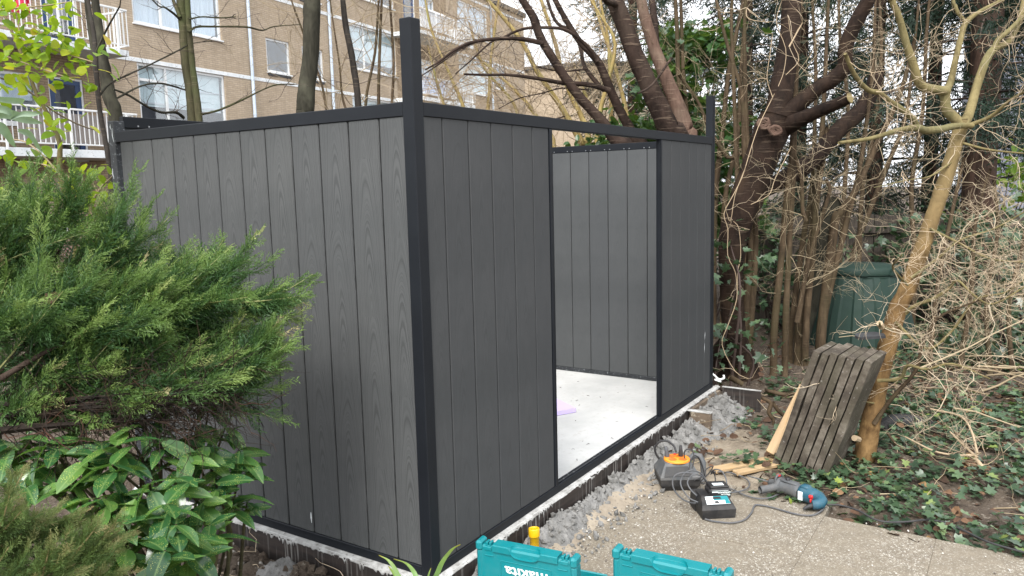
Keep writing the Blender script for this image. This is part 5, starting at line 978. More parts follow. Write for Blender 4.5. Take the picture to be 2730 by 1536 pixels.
tag(mb.build('ivy_ground_cover',M['ivy'],smooth=True),kind='stuff')
def litd(x,y): return np.clip(.12+sst(-.45,-.8,y)+.8*sst(.45,.6,fbm(x,y,3,3,50))*sst(1.95,2.2,x),0,1)*np.clip(3.5/np.maximum(x,2),.2,1)*sst(1.78,1.95,x+.25*sst(-1.,-1.3,y))
q=field(2100,litd,1.7,7,-4,.3); D=np.c_[rng.normal(size=(len(q),2)),rng.normal(size=len(q))*.25]
mb=MB(); mb.scatter(DEAD,frames(D,rng.normal(size=len(q))*.5,rng.uniform(.03,.075,len(q))),np.c_[q,gh(q[:,0],q[:,1])+.006+.03*rng.random(len(q))],rng.random(len(q)))
tag(mb.build('leaf_litter',M['litter']),kind='stuff')
mb=MB(); q=field(420,lambda x,y: litd(x,y)*.8+.1*(x>1.95),1.9,7,-3.5,.3)
for (x,y) in q:
    a=rng.uniform(0,6.28); P,R_,_=twig(rng,(x,y,float(gh(x,y))+.01+rng.random()*.03),(math.cos(a),math.sin(a),.05),rng.uniform(.08,.4),rng.uniform(.0015,.0045),5,.4); mb.tube(P,R_,4,False,rng.random())
tag(mb.build('fallen_twigs',M['twig_tan']),kind='stuff')
ico=bmesh.new(); bmesh.ops.create_icosphere(ico,subdivisions=1,radius=1); ico.verts.ensure_lookup_table(); IV=np.array([v.co[:] for v in ico.verts]); IT=[[v.index for v in f.verts] for f in ico.faces]; ico.free()
mb=MB(); q=np.vstack([np.c_[rng.uniform(.3,1.95,260),rng.uniform(-.5,-.12,260)],np.c_[rng.uniform(-2,1.9,240),rng.uniform(-2.6,-.2,240)],np.c_[rng.uniform(-.9,-.07,240),rng.uniform(-.2,1.6,240)]])
zz=np.where(q[:,1]<-.12,np.where(q[:,1]>-.3,-.150,-.161),gh(q[:,0],q[:,1])+.004); N=len(q); s_=rng.uniform(.002,.0065,N); s_[500:]*=2.2
Fm=frames(rng.normal(size=(N,3)),rng.uniform(0,3,N),s_); Fm=Fm*np.array([1.3,1,.7])[None,None,:]
mb.scatter((IV*np.array([1,1,1]),None,IT),Fm,np.c_[q,zz],rng.random(N)); tag(mb.build('pebbles',M['pebble'],smooth=True),kind='stuff')
# clods in the dug soil at the left
mb=MB(); N=700; q=np.c_[rng.uniform(-1.1,-.06,N),rng.uniform(-.3,1.8,N)]; s_=rng.uniform(.006,.03,N)*rng.random(N)**.7+.004
jit=IV*(1+.25*rng.standard_normal((len(IV),1))); mb.scatter((jit,None,IT),frames(rng.normal(size=(N,3)),rng.uniform(0,3,N),s_),np.c_[q,gh(q[:,0],q[:,1])+s_*.3],rng.random(N)); tag(mb.build('soil_clods',M['soil']),kind='stuff')
mb=MB()
for k in range(26):
    x,y=rng.uniform(-.6,-.06),rng.uniform(-.1,1.0); a=rng.uniform(0,6.28); P,R_,_=twig(rng,(x,y,float(gh(x,y))+.02),(math.cos(a),math.sin(a),.2),rng.uniform(.08,.3),.002,6,.9,-.1); mb.tube(P,R_,4,False,rng.uniform(.3,1))
tag(mb.build('root_bits',M['twig_pale']),kind='stuff')

# ------------------------------------------------------------------ juniper at the left
def juniper(base,label,branches,seed,mat,wood_mat='bark_cherry2',size=(.06,.12),bias=0.,up=.25,fl=(.16,.34)):
    rng=np.random.default_rng(seed); r=thing('juniper',label,'juniper',base); cr=MB(); pos=[];D=[];sc=[];rn=[]
    for (P,N,sp,tip) in branches:
        S=smooth_pl(P,6); L=len(S); wood(r,base,'branch',[(a,b,c,d*.6) for a,b,c,d in P],M[wood_mat],7,4,.05,seed); vdir=np.gradient(S[:,:3],axis=0)
        for k in range(max(3,N//11)):                              # plumes sweeping outwards, each carrying a double row of sprays
            f=.16+.84*rng.random()**.8; i=min(int(f*(L-1)),L-1); p0=S[i,:3]+rng.normal(size=3)*.015
            ds=unit(unit(vdir[i])+rng.normal(size=3)*sp*1.25+np.array([0,0,up])); Ls=rng.uniform(*fl)*(1.25-.5*f)*tip; n=7
            tt=np.linspace(0,1,n); sag=rng.uniform(-.10,.22); SS=p0+ds*Ls*tt[:,None]+np.stack([0*tt,0*tt,sag*Ls*tt**2],-1)
            cr.tube(SS,np.linspace(.0035,.001,n),4,False,.95 if rng.random()<.4 else .15)
            br=rng.random(); side=unit(np.cross(ds,rng.normal(size=3)+np.array([0,0,.8])))
            for j in range(18):
                g=.08+.92*(j+rng.random())/18; p=SS[0]+(SS[-1]-SS[0])*g+np.array([0,0,sag*Ls*(g*g-g)]); sd=1 if j%2 else -1
                pos.append(p); D.append(unit(ds+side*sd*rng.uniform(.15,.7)*(1.05-.6*g)+rng.normal(size=3)*.22+np.array([0,0,sag*.6]))); sc.append(rng.uniform(*size)*(1.15-.45*g))
                rn.append(np.clip(.05+.30*br+.46*g*g+.14*rng.random()+bias+(.35 if rng.random()<.03 else 0),0,1))
    pos=np.array(pos);D=np.array(D);sc=np.array(sc);rn=np.array(rn); g=rng.integers(0,4,len(pos)); Fm=frames(D,rng.uniform(-1.5,1.5,len(pos)),sc)
    for q in range(4): cr.scatter(SPRAY[q],Fm[g==q],pos[g==q],rn[g==q])
    tag(cr.build('needles',M[mat],r,False,at(base)),kind='stuff'); return r
JB=(-1.358,0.908,0.757); JB=(JB[0],JB[1],-.17)
BR=[([(-1.293,1.089,0.767,0.042),(-1.139,0.951,0.994,0.028),(-1.009,0.838,1.166,0.016),(-0.936,0.802,1.294,0.009),(-0.869,0.776,1.418,0.005)],200,.33,1.),([(-1.134,0.899,0.999,0.024),(-1.026,0.904,1.203,0.014),(-0.955,0.952,1.344,0.008),(-0.892,1.005,1.456,0.004)],170,.33,1.),([(-1.282,1.094,0.862,0.03),(-1.178,0.941,1.149,0.018),(-1.151,0.871,1.293,0.009),(-1.144,0.827,1.411,0.005)],170,.33,1.),
    ([(-1.27,0.972,0.815,0.035),(-1.066,0.816,0.993,0.027),(-0.912,0.729,1.135,0.019),(-0.826,0.724,1.186,0.011),(-0.762,0.749,1.217,0.006)],330,.30,1.),([(-1.08,0.725,1.006,0.02),(-0.911,0.633,1.129,0.015),(-0.785,0.589,1.175,0.01),(-0.672,0.557,1.186,0.006),(-0.585,0.564,1.198,0.004)],330,.26,1.),([(-1.107,0.671,0.994,0.02),(-0.918,0.541,1.089,0.014),(-0.75,0.438,1.155,0.011),(-0.631,0.394,1.153,0.008),(-0.522,0.359,1.127,0.004)],360,.24,1.),
    ([(-1.153,0.726,0.927,0.023),(-0.965,0.575,1.022,0.015),(-0.808,0.462,1.076,0.011),(-0.754,0.491,1.058,0.007),(-0.687,0.499,1.045,0.004)],300,.24,1.),([(-1.245,0.763,0.875,0.028),(-1.035,0.569,0.93,0.02),(-0.864,0.43,0.968,0.014),(-0.784,0.42,0.952,0.01),(-0.683,0.376,0.934,0.005)],280,.22,.9),([(-1.121,0.574,0.881,0.023),(-0.949,0.411,0.918,0.015),(-0.799,0.277,0.935,0.011),(-0.732,0.263,0.921,0.007),(-0.642,0.225,0.955,0.004)],280,.20,.9),([(-1.264,0.708,0.911,0.022),(-1.137,0.668,1.047,0.012),(-1.051,0.677,1.124,0.007),(-0.966,0.682,1.171,0.005)],240,.3,1.),([(-1.192,0.62,1.007,0.017),(-1.065,0.565,1.078,0.011),(-0.943,0.511,1.119,0.007),(-0.853,0.499,1.13,0.004)],240,.3,1.),([(-1.206,0.851,1.113,0.017),(-1.111,0.812,1.303,0.012),(-1.077,0.82,1.299,0.006),(-1.042,0.841,1.356,0.004)],160,.33,1.),([(-1.236,0.819,0.935,0.011),(-1.119,0.723,0.979,0.009),(-1,0.62,1,0.007),(-0.881,0.513,1.011,0.005)],330,.30,1.),([(-1.253,0.793,0.873,0.011),(-1.129,0.668,0.911,0.009),(-1.018,0.556,0.928,0.007),(-0.92,0.46,0.928,0.005)],300,.26,.9),([(-1.276,0.75,1.01,0.011),(-1.185,0.691,1.089,0.008),(-1.108,0.645,1.136,0.006),(-1.046,0.617,1.163,0.003)],170,.33,1.),([(-1.278,0.788,0.846,0.011),(-1.184,0.698,0.868,0.008),(-1.101,0.623,0.88,0.006),(-1.019,0.546,0.882,0.003)],240,.26,.8),([(-0.979,0.695,1.147,0.012),(-0.893,0.657,1.286,0.009),(-0.872,0.68,1.258,0.006),(-0.84,0.702,1.292,0.003)],170,.3,1.)]
rJ=juniper(JB,'large spreading green juniper leaning across the left half of the shed wall',BR,400,'juniper',up=.12)
mb=MB(); rj=np.random.default_rng(410)
for P in ([(-1.329,0.798,0.87,0.017),(-1.12,0.575,0.892,0.011),(-0.937,0.386,0.894,0.007),(-0.775,0.227,0.881,0.004)],[(-1.311,0.728,0.847,0.016),(-1.152,0.56,0.857,0.011),(-1.008,0.413,0.856,0.006),(-0.874,0.278,0.846,0.003)],[(-1.254,0.731,0.917,0.013),(-1.039,0.512,0.921,0.009),(-0.846,0.328,0.922,0.006),(-0.689,0.19,0.895,0.003)]):
    S=smooth_pl(P,6); limb(mb,P,5,4,0,None,.2)
    for k in range(70):
        i=rj.integers(4,len(S)); grow(mb,rj,S[i,:3],unit(np.array([.5,-.3,-.12])+rj.normal(size=3)*.5),.2,.0022,1,5,.6,-.05,.9,rj.random()*.7,3)
tag(mb.build('dead_twigs',M['dead_needle'],rJ,False,at(JB)),kind='stuff')
JB2=(-1.56,0.084,0.643); JB2=(JB2[0],JB2[1],-.17)
BR2=[([(-1.58,0.197,0.602,0.01),(-1.488,0.103,0.676,0.006),(-1.426,0.05,0.719,0.004),(-1.377,0.009,0.736,0.002)],240,.4,.8),([(-1.584,0.109,0.594,0.01),(-1.496,0.018,0.649,0.006),(-1.427,-0.048,0.689,0.004),(-1.369,-0.102,0.713,0.002)],260,.4,.8),([(-1.581,0.01,0.587,0.01),(-1.497,-0.08,0.623,0.006),(-1.439,-0.13,0.654,0.004),(-1.381,-0.182,0.685,0.002)],240,.4,.8),([(-1.59,0.134,0.661,0.008),(-1.548,0.055,0.733,0.005),(-1.522,-0.003,0.789,0.003),(-1.495,-0.067,0.819,0.002)],200,.4,.8),([(-1.602,0.053,0.637,0.008),(-1.552,-0.045,0.675,0.005),(-1.511,-0.129,0.713,0.003),(-1.482,-0.198,0.743,0.002)],200,.4,.8)]
juniper(JB2,'low browning juniper in the bottom left corner',BR2,420,'juniper_brown',size=(.03,.06),bias=.0,up=.2,fl=(.10,.19))
lf=thing('dead_leaf','single large russet dead leaf caught in the juniper','leaf',(-1.05,0.565,1.228))
t=MB(); V,_,T=DEAD; D=np.array((0.542771,-0.839527,-0.024358))*.8+np.array((0,0,.35)); t.add((frames([D],[1.2],[.058])[0]@(V-np.array([.45,0,0])).T).T,None,T,.35); t.build('leaf_blade',M['litter'],lf); m=MB(); m.tube([(-.02,0,0),(-.035,.0,-.012)],.0012,4); m.build('leaf_stalk',M['twig_dark'],lf)

# ------------------------------------------------------------------ spotted laurel under the juniper
def aleaf(L,W,bend,fold,seed):
    r_=np.random.default_rng(seed); m=MB(); t=np.linspace(0,1,8); V=[]
    for i,a in enumerate(t):
        w=W*(math.sin(math.pi*min(1,a*.93+.04))**.75)*(1-.25*a)*(1 if i%2 else .95) if 0<i<7 else .001
        z=-bend*a*a*L
        for s_ in (-1,-.5,0,.5,1): V.append((a*L,s_*w,z+abs(s_)*w*fold))
    Q=[(i*5+j,(i+1)*5+j,(i+1)*5+j+1,i*5+j+1) for i in range(7) for j in range(4)]; m.add(V,Q); return m.mesh('leaf',M['aucuba'],True)
AL=[aleaf(.112,.029,.2,.2,1),aleaf(.124,.031,.3,.25,2),aleaf(.098,.027,.12,.15,3),aleaf(.118,.026,.4,.3,4)]
AB=(-0.703,0.559,-0.2)
rA=thing('spotted_laurel','spotted laurel bush with glossy yellow-flecked leaves under the juniper','shrub',AB)
rng=np.random.default_rng(430); sm=MB()
for (px,py,pz,nl) in ((-1.04,0.302,0.808,9),(-0.912,0.285,0.784,9),(-0.771,0.278,0.731,9),(-0.957,0.153,0.711,10),(-0.801,0.191,0.634,10),(-0.724,0.219,0.551,8),(-0.638,0.286,0.612,8),(-0.734,0.375,0.756,8),(-1.065,0.037,0.695,10),(-1.056,0.124,0.733,8),(-1.086,-0.031,0.659,9),(-1.192,0.035,0.645,10),(-1.165,-0.099,0.636,10),(-0.92,0.063,0.573,9),(-1.118,0.324,0.783,8),(-1.136,0.449,0.801,8),(-1.178,0.501,0.749,7),(-1.153,0.178,0.714,7),(-0.661,0.247,0.691,7),(-0.978,0.055,0.553,8),(-0.992,0.596,0.795,7),(-1.085,0.734,0.775,6),(-1.178,0.683,0.739,6),(-0.618,0.377,0.736,7),(-0.638,0.259,0.499,6),(-0.907,0.441,0.696,7),(-0.93,0.874,0.814,7),(-0.951,1.089,0.804,7),(-0.762,0.799,0.802,7),(-0.656,0.633,0.791,6),(-0.543,0.554,0.801,6),(-1.235,0.435,0.724,8),(-1.171,0.338,0.732,8),(-1.096,0.234,0.781,9),(-1.161,0.225,0.707,8),(-1.099,0.129,0.704,8),(-1.077,0.073,0.611,8),(-0.883,0.145,0.612,8),(-0.861,0.234,0.742,9),(-0.919,0.345,0.836,8),(-1.053,0.361,0.813,8),(-1.137,0.49,0.817,8),(-1.04,0.001,0.548,8),(-0.749,0.23,0.671,8),(-1.177,0.058,0.675,8),(-1.174,0.637,0.805,7)):
    tip=np.array((px,py,pz))
    mid=(tip+np.array(AB))/2+rng.normal(size=3)*.06+np.array([0,0,.05]); P=np.c_[np.array([np.array(AB)+rng.normal(size=3)*np.array([.08,.08,0]),mid,tip]),[.009,.006,.0035]]; limb(sm,P,6,4)
    a0=rng.uniform(0,6.28)
    for k in range(nl):
        a=a0+k*2.4; el=rng.uniform(-.55,.45); o=link('leaf',AL[rng.integers(0,4)],rA,tuple(tip-np.array(AB)-np.array([0,0,.022*(k//3)])),None,(rng.uniform(.75,1.12),)*3)
        dv=Vector((math.cos(a)*math.cos(el),math.sin(a)*math.cos(el),math.sin(el))); o.rotation_mode='QUATERNION'; 
        zx=Vector((0,0,1)); y_=zx.cross(dv).normalized(); z_=dv.cross(y_); o.rotation_quaternion=Matrix((dv,y_,z_)).transposed().to_quaternion()@Matrix.Rotation(rng.normal()*.35,3,'X').to_quaternion()
sm.build('stems',M['bark_green'],rA,True,at(AB))
# strap leaves at the corner of the slab
sl_=thing('strap_leaf_plant','few pale green strap leaves with yellow tips poking up at the shed corner','plant',(-0.275,-0.196,-0.2)); sb=sl_.location
for i,(P,w) in enumerate((([(-0.514,-0.322,0.254),(-0.507,-0.289,0.311),(-0.505,-0.25,0.356),(-0.51,-0.207,0.371)],.0085),([(-0.521,-0.397,0.279),(-0.502,-0.351,0.337),(-0.489,-0.305,0.357),(-0.486,-0.248,0.358)],.008),([(-0.449,-0.335,0.227),(-0.427,-0.373,0.308),(-0.421,-0.395,0.356),(-0.409,-0.425,0.399),(-0.402,-0.454,0.421)],.0085),([(-0.485,-0.366,0.253),(-0.469,-0.374,0.322),(-0.461,-0.381,0.351)],.003),([(-0.475,-0.295,0.228),(-0.453,-0.225,0.276),(-0.428,-0.169,0.289)],.007))):
    S=smooth_pl(np.c_[np.array(P),np.zeros(len(P))],5)[:,:3]; n=len(S); wv=w*np.sin(np.linspace(.9,math.pi,n))**.6; m=MB(); s3=np.array((0.542771,-0.839527,-0.024358))
    V=np.concatenate([S-s3*wv[:,None]+np.array([0,0,.003]),S,S+s3*wv[:,None]+np.array([0,0,.003])]); rr=np.tile(np.linspace(0,1,n)**2,3)
    m.add(V,[(j,j+1,n+j+1,n+j) for j in range(n-1)]+[(n+j,n+j+1,2*n+j+1,2*n+j) for j in range(n-1)],None,rr); m.build('leaf',M['blade'],sl_,True,at(sb))

# ------------------------------------------------------------------ yellow-green climber at the upper left
def oleaf(L,W,b):
    m=MB(); V,_,T=OVAL; m.add(V*np.array([L,W/.33*.5,L*.6])+np.stack([0*V[:,0],0*V[:,0],-b*V[:,0]**2*L],-1),None,T); return m.mesh('leaf',M['climber'],True)
OL=[oleaf(.056,.041,.2),oleaf(.048,.036,.1),oleaf(.064,.042,.35)]
def climber(label,base,stems,leafs,seed,group):
    rng=np.random.default_rng(seed); r=thing('leafy_climber',label,'climber',base,0,group)
    for i,q in enumerate(stems): wood(r,base,'stem',q,M['bark_olive'] if q[0][3]>.008 else M['twig_tan'],7,4,.05,seed+i)
    for (q,n,s_) in leafs:
        S=smooth_pl(q,6)
        for k in range(n):
            i=rng.integers(0,len(S)); p=S[i,:3]+rng.normal(size=3)*s_; o=link('leaf',OL[rng.integers(0,3)],r,tuple(p-np.array(base)),(rng.normal()*.5,rng.uniform(-.2,.9),rng.uniform(0,6.28)),(rng.uniform(.7,1.15),)*3)
C1=(-0.141,2.106,-0.17)
s1=[[(-0.189,2.057,1.098,0.014),(-0.181,2.056,1.285,0.014),(-0.187,2.062,1.416,0.014),(-0.194,2.07,1.545,0.013),(-0.203,2.081,1.673,0.013),(-0.199,2.07,1.799,0.012),(-0.218,2.088,1.892,0.012),(-0.237,2.1,1.959,0.01),(-0.259,2.114,2.021,0.009),(-0.284,2.16,2.198,0.008),(-0.315,2.217,2.379,0.006),(-0.337,2.243,2.485,0.005),(-0.417,2.343,3.166,0.004),(-0.449,2.41,3.945,0.003),(-0.416,2.426,4.724,0.002)],[(-0.397,2.128,2.394,0.004),(-0.348,1.991,2.396,0.004),(-0.309,1.87,2.394,0.003),(-0.262,1.737,2.4,0.003)],[(-0.348,2.06,2.423,0.003),(-0.349,2.041,2.337,0.003),(-0.347,2.02,2.259,0.003),(-0.304,1.946,2.231,0.003),(-0.243,1.843,2.185,0.003),(-0.184,1.743,2.148,0.003)],[(-0.471,2.008,2.183,0.003),(-0.387,1.928,2.136,0.003),(-0.317,1.876,2.105,0.003),(-0.239,1.808,2.065,0.003)],[(-0.425,2.099,2.087,0.004),(-0.117,2.507,2.097,0.005),(0.199,2.885,2.041,0.005),(0.534,3.238,2,0.005),(0.88,3.582,1.985,0.004)],[(-0.267,1.929,1.615,0.004),(-0.286,2.047,1.724,0.004),(-0.309,2.161,1.8,0.004),(-0.339,2.274,1.822,0.003)]]
climber('yellow-green leaved climber hanging before the white balcony railings, top left',C1,s1,[(s1[1],40,.06),(s1[2],80,.075),(s1[3],62,.09),([(-0.375,2.082,2.338,0.002),(-0.357,2.016,2.182,0.002),(-0.347,1.965,2.027,0.002),(-0.414,2.048,1.944,0.002)],70,.11),([(-0.282,1.937,2.334,0.002),(-0.264,1.889,2.247,0.002),(-0.215,1.818,2.262,0.002)],44,.06),([(-0.269,2.007,1.933,0.002),(-0.26,1.973,1.844,0.002),(-0.235,1.927,1.808,0.002)],12,.05)],440,'yellow-green climbers at the left')
C2=(0.01,2.245,-0.17)
s2=[[(-0.045,2.201,1.075,0.008),(-0.008,2.18,1.387,0.007),(-0.026,2.209,1.543,0.006),(-0.073,2.267,1.641,0.005),(-0.14,2.346,1.701,0.004),(-0.21,2.423,1.722,0.003)],[(-0.006,2.196,1.308,0.007),(0.002,2.22,1.465,0.006),(0.048,2.177,1.58,0.005),(0.087,2.13,1.637,0.004),(0.118,2.101,1.714,0.003)],[(-0.004,2.166,1.19,0.006),(0.054,2.183,1.384,0.005),(0.072,2.254,1.542,0.004),(0.079,2.329,1.643,0.003)]]
climber('yellow-green leaved shrub between the juniper top and the shed rear post',C2,s2,[(s2[0],42,.07),(s2[1],34,.06),(s2[2],26,.07),([(-0.211,2.592,1.651,0.002),(-0.176,2.523,1.59,0.002),(-0.064,2.36,1.624,0.002)],16,.05)],450,'yellow-green climbers at the left')
# big lance-shaped leaves, close, at the left edge
C3=(-1.015,1.041,-0.17); rL=thing('lance_leaf_plant','long grey-green lance-shaped leaves reaching in from the left edge','plant',C3)
for P,w in (([(-1.001,0.974,1.794),(-0.934,0.968,1.81),(-0.876,0.968,1.797),(-0.82,0.971,1.786)],.016),([(-0.986,0.967,1.858),(-0.929,0.97,1.856),(-0.876,0.982,1.858),(-0.844,1.027,1.869)],.010),([(-0.972,0.826,1.747),(-0.936,0.83,1.737),(-0.909,0.844,1.706),(-0.885,0.862,1.683)],.012),([(-1.021,0.907,1.771),(-0.98,0.903,1.755),(-0.954,0.917,1.727),(-0.93,0.936,1.702)],.02),([(-0.929,0.956,1.793),(-0.907,0.926,1.809),(-0.887,0.894,1.808),(-0.872,0.871,1.81)],.009),([(-0.997,0.976,1.824),(-0.956,0.942,1.822),(-0.935,0.939,1.814),(-0.922,0.949,1.813)],.012)):
    S=smooth_pl(np.c_[np.array(P),np.zeros(len(P))],5)[:,:3]; n=len(S); wv=w*np.sin(np.linspace(.25,math.pi,n))**.8+.0004; m=MB(); s3=np.array((.1,-.2,1.)); s3/=np.linalg.norm(s3)
    V=np.concatenate([S-s3*wv[:,None]+np.array([-.004,-.004,0]),S,S+s3*wv[:,None]+np.array([-.004,-.004,0])]); m.add(V,[(j,j+1,n+j+1,n+j) for j in range(n-1)]+[(n+j,n+j+1,2*n+j+1,2*n+j) for j in range(n-1)],None,.5); m.build('leaf',M['lance'],rL,True,at(C3))
m=MB(); limb(m,[(C3[0],C3[1],-.2,.012)]+[(-1.071,0.972,1.328,0.006),(-1.027,0.976,1.631,0.005),(-0.999,0.975,1.812,0.004),(-0.983,0.968,1.885,0.002)],6,4); m.build('stem',M['bark_green'],rL,True,at(C3))

# ------------------------------------------------------------------ compost bin
cb=thing('compost_bin','dark green ribbed plastic compost bin behind the leaning slab stack','bin',(6.482,-0.514,-0.17))
def ribbed(r0,r1,z0,z1,n=16,dr=.022,bulge=0):
    m=MB(); th=[];rr=[]
    for k in range(n):
        a=2*math.pi*k/n; w=2*math.pi/n
        for f,d in ((0,0),(.10,dr),(.42,dr),(.52,0)): th.append(a+f*w); rr.append(d)
    th=np.array(th);rr=np.array(rr); zs=np.linspace(0,1,8); k=len(th); V=[]
    for t in zs: r=r0+(r1-r0)*t+bulge*math.sin(math.pi*t)+rr*(1-t*.6); V.append(np.stack([r*np.cos(th),r*np.sin(th),0*th+z0+(z1-z0)*t],-1))
    V=np.concatenate(V); I=np.arange(len(zs)*k).reshape(len(zs),k); I2=np.roll(I,-1,1); m.add(V,np.stack([I[:-1],I2[:-1],I2[1:],I[1:]],-1).reshape(-1,4)); return m
ribbed(.53,.355,.02,.735,14,.024,.02).build('bin_body',M['bin'],cb)
m=MB(); m.lathe([(.36,.735),(.375,.735),(.378,.742),(.370,.80),(.35,.815),(.0,.83)],40); ld=m.build('lid',M['bin'],cb,True)
for k in range(8):
    a=2*math.pi*(k+.3)/8; m=MB(); m.prism([(-.035,0),(.035,0),(.016,.066),(-.016,.066)],-.012,.016,np.array(Matrix.Rotation(a,4,'Z')@Matrix.Translation((.374,0,.738))@Matrix(((0,0,1,0),(1,0,0,0),(0,1,0,0),(0,0,0,1))))); m.build('lid_clip',M['bin'],ld)
m=MB(); m.lathe([(.36,.735),(.372,.72),(.36,.70)],40); m.build('neck',M['bin'],cb,True)
m=MB(); m.lathe([(.56,0),(.56,.03),(.53,.04)],40); m.build('foot_ring',M['bin'],cb,True)

# slabs leaning on the orange-barked tree
ORD=['leftmost','second from the left','third from the left','middle','third from the right','second from the right','rightmost']
o0=np.array((2.315,-0.694,-0.165)); yaw=RAD(-95); rs=np.random.default_rng(500); lean=RAD(17.5)
for k in range(7):
    m=MB(); t=.0365; H_=.80+rs.normal()*.008; Wd=.33
    # uneven edges: subdivided box with jitter
    nz=9; V=[];I_=[]
    for z in np.linspace(0,H_,nz):
        for (x,y) in ((0,0),(t,0),(t,Wd),(0,Wd)): V.append((x+rs.normal()*.0012,y+rs.normal()*.0022,z+(rs.normal()*.002 if 0<z<H_ else 0)))
    Q=[(i*4+j,i*4+(j+1)%4,i*4+4+(j+1)%4,i*4+4+j) for i in range(nz-1) for j in range(4)]+[(0,3,2,1),(nz*4-4,nz*4-3,nz*4-2,nz*4-1)]
    m.add(V,Q); o=m.build('concrete_paver',M['mossy'])
    o.matrix_world=Matrix.Translation(tuple(o0))@Matrix.Rotation(yaw,4,'Z')@Matrix.Translation((k*.0435/math.cos(lean),rs.normal()*.009,-.03-k*.004))@Matrix.Rotation(lean,4,'Y')
    tag(o,f'{ORD[k]} of the seven mossy concrete slabs leaning against the orange-barked tree','slab','mossy slabs leaning against the tree')
m=MB(); a=np.array((2.697,-1.163,0.6)); m.prism([(-.07,-.05),(.075,-.045),(.085,.0),(.05,.055),(-.06,.045),(-.085,.0)],0,.016,xf(tuple(a),RAD(-60),RAD(4),RAD(-3))); tag(m.build('rubber_scrap',M['slate']),'black flat rubber scrap lying on top of the leaning slabs','scrap')
def plank3(name,p0,p1,side,w,t,mat,label,cat):
    p0=np.array(p0,float);p1=np.array(p1,float); d=unit(p1-p0); s=unit(np.array(side)-d*(np.array(side)@d)); n=np.cross(d,s); L=np.linalg.norm(p1-p0)
    m=MB(); m.box(0,-w/2,-t/2,L,w/2,t/2,.002); o=m.build(name,mat); o.matrix_world=Matrix(((d[0],s[0],n[0],p0[0]),(d[1],s[1],n[1],p0[1]),(d[2],s[2],n[2],p0[2]),(0,0,0,1))); return tag(o,label,cat,'pale pine boards by the slab stack')
Rv=(0.542771,-0.839527,-0.024358)
plank3('pine_board',(2.408,-0.739,-0.112),(2.763,-0.821,0.282),Rv,.085,.018,M['pine'],'pale pine board leaning behind the left edge of the mossy slabs','board')
plank3('pine_board',(2.374,-0.681,-0.093),(2.756,-0.783,0.243),Rv,.05,.018,M['pine'],'narrower pale pine board leaning at the far left of the mossy slabs','board')
plank3('pine_board',(2.067,-0.435,-0.145),(2.451,-0.707,-0.145),(.8,.5,0),.07,.02,M['pine'],'pale pine board lying flat on the soil behind the power reel','board')
plank3('pine_board',(2.07,-0.567,-0.14),(2.354,-0.749,-0.14),(.8,.5,0),.05,.02,M['pine'],'shorter pale pine offcut lying flat in front of the longer one','board')

# yellow pipe stub
yp=thing('pipe_stub','short yellow plastic pipe standing up out of the sand behind the teal case','pipe',(0.61,-0.102,-0.17))
m=MB(); m.lathe([(.021,0),(.021,.098),(.0245,.099),(.0255,.102),(.0255,.126),(.0245,.129),(.0195,.129),(.0188,.124),(.0188,.02),(.0,.02)],20,xf((0,0,0),0,RAD(-3),RAD(2))); m.build('pipe_wall',M['yellow'],yp,True); yp.scale=(1,1,1.28)

# ------------------------------------------------------------------ text helper
def text_mesh(name, body, size, mat, shear=0., bold=0., ext=.0006):
    cu=bpy.data.curves.new(name,'FONT'); cu.body=body; cu.size=size; cu.shear=shear; cu.offset=bold; cu.extrude=ext; cu.align_x='CENTER'; cu.align_y='CENTER'; cu.resolution_u=3
    t=bpy.data.objects.new(name,cu); COL.objects.link(t); dg=bpy.context.evaluated_depsgraph_get(); me=bpy.data.meshes.new_from_object(t.evaluated_get(dg)); bpy.data.objects.remove(t); me.materials.clear(); me.materials.append(mat); return me

